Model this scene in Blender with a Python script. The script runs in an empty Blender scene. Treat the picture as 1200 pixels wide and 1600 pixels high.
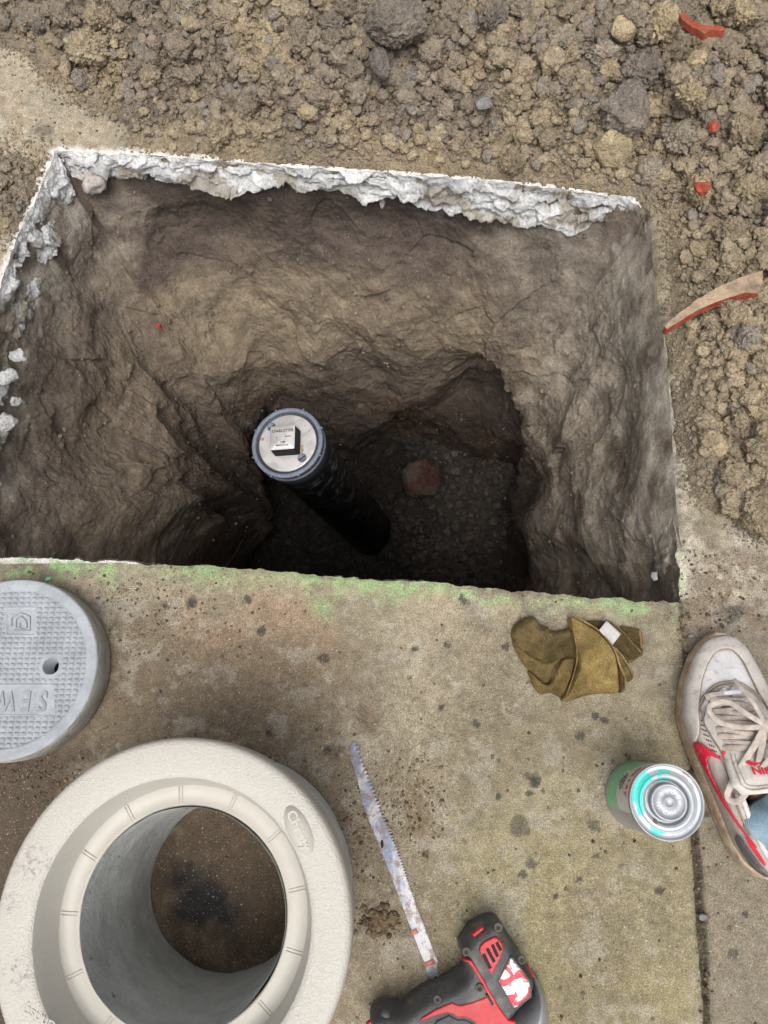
import bpy, bmesh, math, random
import numpy as np
from mathutils import Vector, Matrix
random.seed(7); RNG = np.random.default_rng(11)
scene = bpy.context.scene
COL = scene.collection

# ------------------------------------------------------------------ camera, sky, sun, exposure
F = 1200.0                     # focal length in reference pixels (1200 x 1600)
CAMH = 1.0                     # camera height above the paving
def _cam():
    d = np.array([50 / F, -365 / F, -1.0]); d /= np.linalg.norm(d)       # straight down, in camera axes
    Z = -d; X = np.array([1., 0, 0]); X = X - X.dot(Z) * Z; X /= np.linalg.norm(X); Y = np.cross(Z, X)
    return np.array([X, Y, Z])
R = _cam(); CP = np.array([0., 0., CAMH])
cam_d = bpy.data.cameras.new('camera'); cam = bpy.data.objects.new('camera', cam_d); COL.objects.link(cam)
mw = Matrix.Identity(4)
for i in range(3):
    for j in range(3): mw[i][j] = R[i, j]
    mw[i][3] = CP[i]
cam.matrix_world = mw
cam_d.sensor_fit = 'VERTICAL'; cam_d.sensor_height = 36.0; cam_d.lens = F / 1600 * 36.0
cam_d.clip_start = 0.02; cam_d.clip_end = 200
scene.camera = cam
scene.render.resolution_x = 768; scene.render.resolution_y = 1024

SUN_EL, SUN_AZ = 68, 178       # degrees; azimuth from +Y (top of the photo), negative = towards the left
w = bpy.data.worlds.new('World'); scene.world = w; w.use_nodes = True
nt = w.node_tree; nt.nodes.clear()
sky = nt.nodes.new('ShaderNodeTexSky'); sky.sky_type = 'NISHITA'; sky.sun_disc = False
sky.sun_elevation = math.radians(SUN_EL); sky.sun_rotation = math.radians(SUN_AZ)
sky.air_density = 0.7; sky.dust_density = 6.0; sky.ozone_density = 0.6
hs = nt.nodes.new('ShaderNodeHueSaturation'); hs.inputs['Saturation'].default_value = 0.22
bg = nt.nodes.new('ShaderNodeBackground'); bg.inputs['Strength'].default_value = 0.13
wo = nt.nodes.new('ShaderNodeOutputWorld')
nt.links.new(sky.outputs[0], hs.inputs['Color']); nt.links.new(hs.outputs[0], bg.inputs[0]); nt.links.new(bg.outputs[0], wo.inputs[0])
sl = bpy.data.lights.new('sun', 'SUN'); sl.energy = 1.15; sl.angle = math.radians(34); sl.color = (1.0, 0.965, 0.91)
so = bpy.data.objects.new('sun', sl); COL.objects.link(so)
el, az = math.radians(SUN_EL), math.radians(SUN_AZ)
sd_ = Vector((math.sin(az) * math.cos(el), math.cos(az) * math.cos(el), math.sin(el)))
so.rotation_euler = sd_.to_track_quat('Z', 'Y').to_euler()
vs = scene.view_settings; vs.view_transform = 'Standard'; vs.look = 'None'; vs.gamma = 1.0; vs.exposure = 0.63

# ------------------------------------------------------------------ geometry of the view
def unp(p, z=0.0):
    """reference pixel(s) -> world point(s) on the horizontal plane z"""
    p = np.atleast_2d(np.asarray(p, float)); r = np.stack([(p[:, 0] - 600) / F, -(p[:, 1] - 800) / F, -np.ones(len(p))], 1) @ R.T
    t = (np.asarray(z) - CAMH) / r[:, 2]
    return CP + r * t[:, None]
def proj(P):
    q = (np.asarray(P, float) - CP) @ R
    return np.stack([600 + F * q[:, 0] / -q[:, 2], 800 - F * q[:, 1] / -q[:, 2]], 1)
def U(x, y, z=0.0): return Vector(unp([[x, y]], z)[0])
def sst(a, b, x): t = np.clip((x - a) / (b - a), 0, 1); return t * t * (3 - 2 * t)

_PT = np.random.default_rng(3).permutation(4096).astype(np.int32); _PT = np.concatenate([_PT, _PT]); _FT = np.random.default_rng(9).uniform(-1, 1, 4096).astype(np.float32)
def vn(P, f, s=0):
    """value noise in -1..1"""
    flat = P.shape[0] > 1 and P[0, 2] == P[-1, 2] and np.ptp(P[::7, 2]) == 0
    Q = (P * f).astype(np.float32); If = np.floor(Q); q = Q - If; q = q * q * q * (q * (q * 6 - 15) + 10); I = If.astype(np.int32) & 4095
    r = 0; s = (s * 613) & 4095; x0, y0, z0 = I[:, 0], I[:, 1], I[:, 2]; qx, qy, qz = q[:, 0], q[:, 1], q[:, 2]
    for a in (0, 1):
        hx = _PT[((x0 + a) & 4095) + 0] + s; wx = qx if a else 1 - qx
        for b in (0, 1):
            hy = _PT[(hx + y0 + b) & 4095]; wy = qy if b else 1 - qy
            if flat: r = r + wx * wy * _FT[_PT[(hy + z0) & 4095]]
            else: r = r + wx * wy * ((1 - qz) * _FT[_PT[(hy + z0) & 4095]] + qz * _FT[_PT[(hy + z0 + 1) & 4095]])
    return r
def fbm(P, f, o=4, s=0, g=0.5):
    r = 0; a = 1; t = 0
    for i in range(o): r = r + a * vn(P, f * 2.03 ** i, s + i * 17); t += a; a *= g
    return r / t
def facet(P, seeds, off, grad):
    """fractured surface: every point follows the tilted plane of its nearest seed"""
    out = np.empty(len(P))
    sf = seeds[:, :2].astype(np.float32); s2 = (sf ** 2).sum(1)
    for i in range(0, len(P), 20000):
        p = P[i:i + 20000]; k = (s2[None] - 2 * (p[:, :2].astype(np.float32) @ sf.T)).argmin(1)
        out[i:i + 20000] = off[k] + ((p - seeds[k]) * grad[k]).sum(1)
    return out
def P3(P2, z=0.0): return np.stack([P2[:, 0], P2[:, 1], np.full(len(P2), z)], 1)

def sdf(P, poly):
    """signed distance (positive inside) and nearest boundary point"""
    poly = np.asarray(poly, float); n = len(poly)
    best = np.full(len(P), 1e18); near = np.zeros((len(P), 2)); ins = np.zeros(len(P), bool)
    for i in range(n):
        a, b = poly[i], poly[(i + 1) % n]; ab = b - a; L = ab.dot(ab)
        if L < 1e-18: continue
        t = np.clip(((P - a) @ ab) / L, 0, 1); q = a + t[:, None] * ab; d = ((P - q) ** 2).sum(1)
        m = d < best; best[m] = d[m]; near[m] = q[m]
        if a[1] != b[1]:
            c = (a[1] > P[:, 1]) != (b[1] > P[:, 1])
            ins ^= c & (P[:, 0] < (b[0] - a[0]) * (P[:, 1] - a[1]) / (b[1] - a[1]) + a[0])
    d = np.sqrt(best)
    return np.where(ins, d, -d), near

def pchip1(x, xs, ys): return np.interp(x, xs, ys)
def smooth_poly(pts, n=8, closed=True):
    pts = [np.array(p, float) for p in pts]; out = []; N = len(pts)
    rng = range(N) if closed else range(N - 1)
    for i in rng:
        if closed: p0, p1, p2, p3 = pts[i - 1], pts[i], pts[(i + 1) % N], pts[(i + 2) % N]
        else: p0, p1, p2, p3 = pts[max(i - 1, 0)], pts[i], pts[i + 1], pts[min(i + 2, N - 1)]
        for k in range(n):
            t = k / n
            out.append(0.5 * ((2 * p1) + (-p0 + p2) * t + (2 * p0 - 5 * p1 + 4 * p2 - p3) * t * t + (-p0 + 3 * p1 - 3 * p2 + p3) * t ** 3))
    if not closed: out.append(pts[-1])
    return np.array(out)

# ------------------------------------------------------------------ objects
def tag(o, label=None, cat=None, group=None, kind=None):
    if label: o['label'] = label
    if cat: o['category'] = cat
    if group: o['group'] = group
    if kind: o['kind'] = kind
    return o
def empty(name, loc, label, cat, group=None):
    o = bpy.data.objects.new(name, None); COL.objects.link(o); o.location = loc; o.empty_display_size = 0.02
    return tag(o, label, cat, group)
def mk(name, V, Fc, m, parent=None, smooth=True, cols=None):
    """V in world metres; faces: one array (n x 3 or n x 4) or a list of them"""
    V = np.asarray(V, np.float32); Fs = Fc if isinstance(Fc, list) else [Fc]
    Fs = [np.asarray(f, np.int32) for f in Fs if len(f)]
    me = bpy.data.meshes.new(name)
    off = np.zeros(3, np.float32)
    if parent is not None: off = np.array(wloc(parent), np.float32)
    else: off = np.array([V[:, 0].mean(), V[:, 1].mean(), V[:, 2].min()], np.float32) if name not in KEEP0 else off
    V = V - off
    me.vertices.add(len(V)); me.vertices.foreach_set('co', V.ravel())
    li = np.concatenate([f.ravel() for f in Fs]); tot = np.concatenate([np.full(len(f), f.shape[1], np.int32) for f in Fs])
    me.loops.add(len(li)); me.loops.foreach_set('vertex_index', li)
    me.polygons.add(len(tot)); st = np.concatenate([[0], np.cumsum(tot)[:-1]]).astype(np.int32)
    me.polygons.foreach_set('loop_start', st); me.polygons.foreach_set('loop_total', tot)
    if smooth: me.polygons.foreach_set('use_smooth', np.ones(len(tot), bool))
    me.update(calc_edges=True); me.validate()
    if cols is not None:
        a = me.color_attributes.new('col', 'FLOAT_COLOR', 'POINT'); c = np.ones((len(V), 4), np.float32); c[:, :cols.shape[1]] = cols
        a.data.foreach_set('color', c.ravel())
    me.materials.append(m)
    o = bpy.data.objects.new(name, me); COL.objects.link(o)
    if parent is not None: o.parent = parent
    else: o.location = off
    return o
KEEP0 = set()
def wloc(o):
    v = Vector((0, 0, 0))
    while o is not None: v = v + o.location; o = o.parent
    return v
class MB:
    def __init__(s): s.V = []; s.Q = []; s.T = []; s.n = 0
    def add(s, V, Q=None, T=None):
        V = np.asarray(V, float).reshape(-1, 3); s.V.append(V)
        if Q is not None and len(Q): s.Q.append(np.asarray(Q) + s.n)
        if T is not None and len(T): s.T.append(np.asarray(T) + s.n)
        s.n += len(V)
    def grid(s, V, nu, nv, cu=False, cv=False, flip=False):
        i = np.arange(nu if cu else nu - 1); j = np.arange(nv if cv else nv - 1); I, J = np.meshgrid(i, j, indexing='ij'); I = I.ravel(); J = J.ravel()
        a = I * nv + J; b = ((I + 1) % nu) * nv + J; c = ((I + 1) % nu) * nv + (J + 1) % nv; d = I * nv + (J + 1) % nv
        Q = np.stack([a, b, c, d], 1)
        s.add(V, Q[:, ::-1] if flip else Q)
    def lathe(s, c, prof, n=96, axis=None):
        """prof: (r, z) list, outer skin going counter-clockwise seen with +r right, z up"""
        a = np.linspace(0, 2 * np.pi, n, endpoint=False); prof = np.array(prof, float)
        V = np.zeros((n, len(prof), 3)); V[:, :, 0] = np.cos(a)[:, None] * prof[:, 0]; V[:, :, 1] = np.sin(a)[:, None] * prof[:, 0]; V[:, :, 2] = prof[:, 1]
        V = V.reshape(-1, 3)
        if axis is not None:
            q = Vector((0, 0, 1)).rotation_difference(Vector(axis)).to_matrix(); V = V @ np.array(q).T
        s.grid(V + np.array(c), n, len(prof), cu=True)
    def tube(s, pts, r, n=8, flat=1.0, cap=True):
        pts = np.array(pts, float); m = len(pts); r = np.broadcast_to(r, (m,)) if np.ndim(r) < 2 else r
        T = np.gradient(pts, axis=0); T /= np.linalg.norm(T, axis=1)[:, None] + 1e-12
        up = np.array([0, 0, 1.]); A = np.cross(T, up); nn = np.linalg.norm(A, axis=1); A[nn < 1e-4] = [1, 0, 0]; A /= np.linalg.norm(A, axis=1)[:, None]; B = np.cross(A, T)
        a = np.linspace(0, 2 * np.pi, n, endpoint=False)
        V = pts[:, None] + r[:, None, None] * (np.cos(a)[None, :, None] * A[:, None] + flat * np.sin(a)[None, :, None] * B[:, None])
        s.grid(V.reshape(-1, 3), m, n, cv=True, flip=True)
        if cap:
            for e, rev in ((0, 0), (m - 1, 1)):
                c = V[e].mean(0); ring = V[e]; vv = np.vstack([ring, c[None]]); k = np.arange(n)
                t = np.stack([k, (k + 1) % n, np.full(n, n)], 1); s.add(vv, T=t if not rev else t[:, ::-1])
    def box(s, c, sx, sy, sz, rz=0.0):
        v = np.array([[x, y, z] for x in (-1, 1) for y in (-1, 1) for z in (-1, 1)], float) * [sx / 2, sy / 2, sz / 2]
        cr, sr = math.cos(rz), math.sin(rz); v = np.stack([v[:, 0] * cr - v[:, 1] * sr, v[:, 0] * sr + v[:, 1] * cr, v[:, 2]], 1) + np.array(c)
        s.add(v, [[0, 1, 3, 2], [4, 6, 7, 5], [0, 4, 5, 1], [2, 3, 7, 6], [0, 2, 6, 4], [1, 5, 7, 3]])
    def build(s, name, m, parent=None, smooth=True, cols=None, bevel=0):
        fs = []
        if s.Q: fs.append(np.vstack(s.Q))
        if s.T: fs.append(np.vstack(s.T))
        o = mk(name, np.vstack(s.V), fs, m, parent, smooth, cols)
        if bevel:
            b = o.modifiers.new('bevel', 'BEVEL'); b.width = bevel; b.segments = 3; b.limit_method = 'ANGLE'
        return o

def pillow(mb, poly, z0, z1, rr, step=0.0015, fn=None, skirt=True, power=2.0):
    """solid with the plan outline poly, standing z0..z1, its upper edge rounded with radius rr"""
    poly = np.asarray(poly, float); lo = poly.min(0) - step; hi = poly.max(0) + step
    nx = int((hi[0] - lo[0]) / step) + 2; ny = int((hi[1] - lo[1]) / step) + 2
    X, Y = np.meshgrid(lo[0] + np.arange(nx) * step, lo[1] + np.arange(ny) * step, indexing='ij'); P = np.stack([X.ravel(), Y.ravel()], 1)
    s_, near = sdf(P, poly)
    ok = (s_ > -0.75 * step).reshape(nx, ny); cell = ok[:-1, :-1] & ok[1:, :-1] & ok[:-1, 1:] & ok[1:, 1:]
    I, J = np.nonzero(cell); a = I * ny + J; Q = np.stack([a, a + ny, a + ny + 1, a + 1], 1)
    P = np.where((s_ < 0.25 * step)[:, None], near, P); s2 = np.where(s_ < 0.25 * step, 0, s_)
    t = np.clip(s2 / rr, 0, 1); z = z0 + (z1 - z0) * np.where(t < 1, (1 - (1 - t) ** power) ** (1 / power), 1)
    if fn is not None: z = z + fn(P, s2) * sst(0, rr, s2)
    used, inv = np.unique(Q.ravel(), return_inverse=True); Qn = inv.reshape(-1, 4); V = np.column_stack([P[used], z[used]])
    mb.add(V, Qn)
    if skirt:
        e = np.vstack([Qn[:, [0, 1]], Qn[:, [1, 2]], Qn[:, [2, 3]], Qn[:, [3, 0]]]); k = np.sort(e, 1); _, idx, cnt = np.unique(k[:, 0] * 10 ** 7 + k[:, 1], return_index=True, return_counts=True)
        be = e[idx[cnt == 1]]; bv, bi = np.unique(be.ravel(), return_inverse=True); be = bi.reshape(-1, 2)
        top = V[bv]; bot = top.copy(); bot[:, 2] = z0 - 0.001; n = len(bv)
        mb.add(np.vstack([top, bot]), np.stack([be[:, 1], be[:, 0], be[:, 0] + n, be[:, 1] + n], 1))

def text(body, name, m, size, loc, rot, parent, ext=0.0004, align='CENTER', bold=0.0, sx=1.0):
    cu = bpy.data.curves.new(name, 'FONT'); cu.body = body; cu.size = size; cu.extrude = ext; cu.align_x = align; cu.align_y = 'CENTER'; cu.offset = bold
    cu.resolution_u = 4; cu.materials.append(m)
    tmp = bpy.data.objects.new(name, cu); me = bpy.data.meshes.new_from_object(tmp); bpy.data.objects.remove(tmp); bpy.data.curves.remove(cu)
    me.name = name; o = bpy.data.objects.new(name, me); COL.objects.link(o); o.parent = parent
    o.location = Vector(loc) - wloc(parent); o.rotation_euler = rot if not isinstance(rot, Matrix) else rot.to_euler(); o.scale = (sx, 1, 1)
    return o

# ------------------------------------------------------------------ materials
class NM:
    def __init__(s, name, rough=0.9, spec=0.2, metal=0.0):
        s.m = bpy.data.materials.new(name); s.m.use_nodes = True; s.t = s.m.node_tree; s.N = s.t.nodes; s.L = s.t.links
        s.b = s.N['Principled BSDF']; s.b.inputs['Roughness'].default_value = rough; s.b.inputs['Specular IOR Level'].default_value = spec; s.b.inputs['Metallic'].default_value = metal
        g = s.N.new('ShaderNodeNewGeometry'); s.pos = g.outputs['Position']; s.nrm = None
    def noise(s, sc, det=4, ro=0.55, vec=None, dist=0.0):
        n = s.N.new('ShaderNodeTexNoise'); n.inputs['Scale'].default_value = sc; n.inputs['Detail'].default_value = det; n.inputs['Roughness'].default_value = ro; n.inputs['Distortion'].default_value = dist
        s.L.new(vec or s.pos, n.inputs['Vector']); return n.outputs['Fac']
    def vor(s, sc, feat='F1', out='Distance', vec=None, rnd=1.0):
        n = s.N.new('ShaderNodeTexVoronoi'); n.feature = feat; n.inputs['Scale'].default_value = sc; n.inputs['Randomness'].default_value = rnd
        s.L.new(vec or s.pos, n.inputs['Vector']); return n.outputs[out]
    def stretch(s, sx, sy, sz, rz=0.0, ry=0.0):
        n = s.N.new('ShaderNodeMapping'); n.inputs['Scale'].default_value = (sx, sy, sz); n.inputs['Rotation'].default_value = (0, ry, rz); s.L.new(s.pos, n.inputs['Vector']); return n.outputs[0]
    def warp(s, k):
        n = s.N.new('ShaderNodeTexNoise'); n.inputs['Scale'].default_value = 160; s.L.new(s.pos, n.inputs['Vector'])
        v = s.N.new('ShaderNodeVectorMath'); v.operation = 'MULTIPLY_ADD'; s.L.new(n.outputs['Color'], v.inputs[0]); v.inputs[1].default_value = (k * 4,) * 3; s.L.new(s.pos, v.inputs[2]); return v.outputs[0]
    def ramp(s, fac, a, b, lo=0.0, hi=1.0):
        n = s.N.new('ShaderNodeMapRange'); n.interpolation_type = 'SMOOTHSTEP'
        for k, v in zip(('From Min', 'From Max', 'To Min', 'To Max'), (a, b, lo, hi)): n.inputs[k].default_value = v
        s.L.new(fac, n.inputs['Value']); return n.outputs[0]
    def mix(s, fac, a, b, mode='MIX'):
        n = s.N.new('ShaderNodeMix'); n.data_type = 'RGBA'; n.blend_type = mode; n.clamp_factor = True
        for inp, v in ((n.inputs[0], fac), (n.inputs[6], a), (n.inputs[7], b)):
            if isinstance(v, (int, float)): inp.default_value = v
            elif isinstance(v, tuple): inp.default_value = (*v, 1)
            else: s.L.new(v, inp)
        return n.outputs[2]
    def mul(s, a, b, op='MULTIPLY'):
        n = s.N.new('ShaderNodeMath'); n.operation = op
        for inp, v in zip(n.inputs, (a, b)):
            if isinstance(v, (int, float)): inp.default_value = v
            else: s.L.new(v, inp)
        return n.outputs[0]
    def attr(s, name='col', out='Color'):
        n = s.N.new('ShaderNodeAttribute'); n.attribute_name = name; return n.outputs[out]
    def scale(s, col, fac):
        """col * grey(fac)"""
        return s.mix(1.0, col, fac, 'MULTIPLY')
    def bump(s, h, dist, strength=1.0):
        n = s.N.new('ShaderNodeBump'); n.inputs['Distance'].default_value = dist; n.inputs['Strength'].default_value = strength; s.L.new(h, n.inputs['Height'])
        if s.nrm: s.L.new(s.nrm, n.inputs['Normal'])
        s.nrm = n.outputs[0]
    def BD(s, v): return v
    def near(s, p, r):
        v = s.N.new('ShaderNodeVectorMath'); v.operation = 'DISTANCE'; s.L.new(s.pos, v.inputs[0]); v.inputs[1].default_value = tuple(p); return s.ramp(v.outputs['Value'], 0, r, 1, 0)
    def out(s, col, rough=None):
        if isinstance(col, tuple): s.b.inputs['Base Color'].default_value = (*col, 1)
        else: s.L.new(col, s.b.inputs['Base Color'])
        if rough is not None: s.L.new(rough, s.b.inputs['Roughness'])
        if s.nrm: s.L.new(s.nrm, s.b.inputs['Normal'])
        return s.m

def m_soil(name, grain=1.0):
    n = NM(name, 0.95, 0.12)
    c = n.attr(); g = n.noise(420, 5, 0.7); v = n.noise(90, 4, 0.6)
    c = n.scale(c, n.ramp(g, 0.25, 0.75, 0.80, 1.2)); c = n.scale(c, n.ramp(v, 0.3, 0.7, 0.86, 1.14))
    c = n.mix(n.ramp(n.noise(700, 2, 0.5), 0.70, 0.76, 0, 0.5), c, (0.42, 0.37, 0.28))
    c = n.mix(n.ramp(n.noise(160, 3, 0.6), 0.6, 0.75, 0, 0.35), c, (0.30, 0.19, 0.10))
    n.bump(n.noise(230, 5, 0.66), 0.0075 * grain); n.bump(n.vor(330, 'SMOOTH_F1'), -0.002 * grain)
    return n.out(c)
SOIL = m_soil('loose_soil'); 
def m_wall():
    n = NM('cut_soil', 0.9, 0.15)
    c = n.attr(); st = n.stretch(5, 5, 7, 0.3, 0.5)
    c = n.scale(c, n.ramp(n.noise(7, 6, 0.6, st), 0.3, 0.7, 0.78, 1.22)); c = n.scale(c, n.ramp(n.noise(300, 5, 0.7), 0.25, 0.75, 0.7, 1.3))
    c = n.mix(n.ramp(n.noise(260, 2, 0.5), 0.72, 0.75, 0, 0.6), c, (0.5, 0.47, 0.4))
    c = n.mix(n.ramp(n.noise(22, 5, 0.65), 0.57, 0.8, 0, 0.3), c, (0.30, 0.25, 0.18))
    n.bump(n.noise(9, 4, 0.45, st), 0.0025); n.bump(n.noise(130, 6, 0.7), n.BD(.0038))
    return n.out(c)
CUT = m_wall()
def m_pave():
    n = NM('weathered_concrete', 0.88, 0.25)
    c = n.attr(); a = n.attr(out='Alpha')
    c = n.scale(c, n.ramp(n.noise(620, 4, 0.85), 0.32, 0.68, 0.5, 1.5)); c = n.scale(c, n.ramp(n.noise(75, 8, 0.78), 0.3, 0.7, 0.74, 1.24))
    c = n.mix(n.ramp(n.noise(240, 3, 0.6), 0.64, 0.74, 0, 0.6), c, (0.10, 0.085, 0.06))
    c = n.mix(n.ramp(n.noise(380, 2, 0.5), 0.665, 0.72, 0, 0.7), c, (0.55, 0.51, 0.43))
    c = n.mix(n.mul(n.ramp(n.noise(95, 4, 0.6), 0.62, 0.75, 0, 0.8), 0.8), c, (0.10, 0.09, 0.075))
    n.bump(n.noise(420, 5, 0.75), 0.0022); n.bump(n.noise(70, 4, 0.6), 0.002)
    return n.out(c)
PAVE = m_pave()
def m_break():
    n = NM('broken_concrete', 0.85, 0.25)
    c = n.attr(); c = n.scale(c, n.ramp(n.noise(45, 6, 0.7), 0.3, 0.7, 0.72, 1.15)); c = n.scale(c, n.ramp(n.noise(350, 4, 0.7), 0.3, 0.7, 0.85, 1.12))
    c = n.mix(n.ramp(n.vor(85), 0.12, 0.24, 0.55, 0.0), c, (0.30, 0.31, 0.31))
    c = n.mix(n.ramp(n.noise(30, 5, 0.7), 0.58, 0.70, 0, 0.55), c, (0.30, 0.27, 0.22))
    n.bump(n.noise(60, 7, 0.68), 0.012); n.bump(n.noise(300, 4, 0.7), 0.002)
    return n.out(c)
BREAK = m_break()
def m_plain(name, col, rough=0.6, spec=0.3, metal=0.0, var=0.12, vs_=60, bump=0.0, bs=300, dirt=0.0, dirtc=(0.16, 0.13, 0.09), ds=40):
    n = NM(name, rough, spec, metal)
    c = n.scale(n.mix(0.0, col, col), n.ramp(n.noise(vs_, 5, 0.65), 0.25, 0.75, 1 - var, 1 + var))
    if dirt: c = n.mix(n.ramp(n.noise(ds, 6, 0.7), 0.46, 0.72, 0, dirt), c, dirtc)
    if bump: n.bump(n.noise(bs, 5, 0.65), bump)
    return n.out(c)

# ------------------------------------------------------------------ the paving with its sawn and broken opening
HOLE_PX = [(86, 234), (140, 238), (200, 240), (300, 247), (400, 256), (500, 263), (600, 269), (700, 276), (800, 286), (900, 298), (985, 311),
           (1012, 330), (1022, 420), (1038, 520), (1050, 640), (1056, 760), (1060, 870), (1064, 941),
           (980, 938), (900, 930), (800, 922), (700, 911), (600, 907), (500, 900), (400, 889), (300, 883), (200, 879), (100, 874), (0, 868), (-70, 862),
           (-66, 760), (-50, 640), (-28, 540), (2, 440), (30, 360), (62, 290)]
HP = unp(HOLE_PX)[:, :2]
def resample(poly, n):
    p = np.vstack([poly, poly[:1]]); L = np.concatenate([[0], np.cumsum(np.linalg.norm(np.diff(p, axis=0), axis=1))]); t = np.linspace(0, L[-1], n, endpoint=False)
    return np.stack([np.interp(t, L, p[:, 0]), np.interp(t, L, p[:, 1])], 1), L[-1]
NU = 1500
HR, PER = resample(HP, NU)
def gsm(a, s):
    n = len(a); k = np.arange(n); g = np.exp(-0.5 * (np.minimum(k, n - k) / s) ** 2); g /= g.sum()
    a2 = a if a.ndim == 2 else a[:, None]; r = np.real(np.fft.ifft(np.fft.fft(a2, axis=0) * np.fft.fft(g)[:, None], axis=0)); return r if a.ndim == 2 else r[:, 0]
def normals(p):
    t = np.roll(p, -1, 0) - np.roll(p, 1, 0); t /= np.linalg.norm(t, axis=1)[:, None]; n = np.stack([t[:, 1], -t[:, 0]], 1)
    return n if ((p.mean(0) - p) * n).sum() > 0 else -n
# side weights in photo pixels of each rim point (far, left, right, near)
RPX = proj(P3(HR)); 
far = ((RPX[:, 1] < 340) & (RPX[:, 0] > 80)).astype(float); near = ((RPX[:, 1] > 862)).astype(float)
right = ((RPX[:, 0] > 1000) & (far < .5) & (near < .5)).astype(float); left = 1 - np.clip(far + near + right, 0, 1)
jag = fbm(P3(HR), 55, 5, 3, 0.6) * (0.006 * far + 0.006 * left + 0.006 * right + 0.0055 * near)
HRJ = HR + normals(gsm(HR, 4)) * jag[:, None]
HRJ0 = HRJ + normals(gsm(HR, 4)) * -0.0

ZS = 0.0018
def pave_z(P2):
    p = P3(P2); px = proj(p)
    z = fbm(p, 5, 3, 9) * 0.0016 + fbm(p, 60, 3, 10) * 0.0005
    # control joint
    jx = np.interp(px[:, 1], [930, 985, 1330, 1600, 1900], [1063, 1067, 1088, 1105, 1128]); jd = np.abs(px[:, 0] - jx + fbm(p, 45, 4, 12) * 3.0)
    jw = 1.6 + 2.2 * sst(1180, 1400, px[:, 1]) + 1.5 * vn(p, 30, 13)
    m = (px[:, 1] > 938) * np.clip(1 - sst(jw * 0.7, jw * 1.7, jd), 0, 1) * (0.45 + 0.55 * sst(1050, 1250, px[:, 1]))
    z = z - 0.008 * m
    z = z + 0.0015 * (px[:, 1] > 938) * sst(0, 6, px[:, 0] - jx) * 0
    return z, m, jd, jx, px, p
def blob(px, x, y, r, p=None, seed=0, soft=0.45):
    d = np.hypot(px[:, 0] - x, px[:, 1] - y) / r
    if p is not None: d = d + 1.1 * fbm(p, 1300 / r / 1.6, 4, seed, .65)
    return 1 - sst(1 - soft, 1 + soft * 0.4, d)
def lerp(c, k, t): return c * (1 - t[:, None]) + np.array(k) * t[:, None]
SPOTS = [(835, 1214, 13), (838, 1222, 8), (505, 1027, 8), (722, 936, 6), (905, 1151, 8), (930, 1290, 9), (932, 1337, 9), (806, 1008, 6), (788, 1012, 7), (827, 1240, 5), (848, 1238, 5), (779, 1246, 5),
         (300, 942, 6), (944, 1126, 7), (930, 1118, 6), (640, 1060, 4), (828, 1350, 10), (818, 1364, 8), (812, 1290, 14), (700, 1010, 6), (300, 942, 9), (262, 948, 6), (385, 935, 8), (410, 985, 7), (960, 1255, 4),
         (512, 1172, 6), (527, 1182, 5), (420, 1145, 5), (905, 1375, 5), (868, 1400, 6), (1030, 1390, 7), (745, 1130, 6), (690, 1105, 5), (770, 1180, 4), (1145, 1490, 9), (1165, 1430, 6), (1150, 960, 14), (1100, 1435, 9)]
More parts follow.
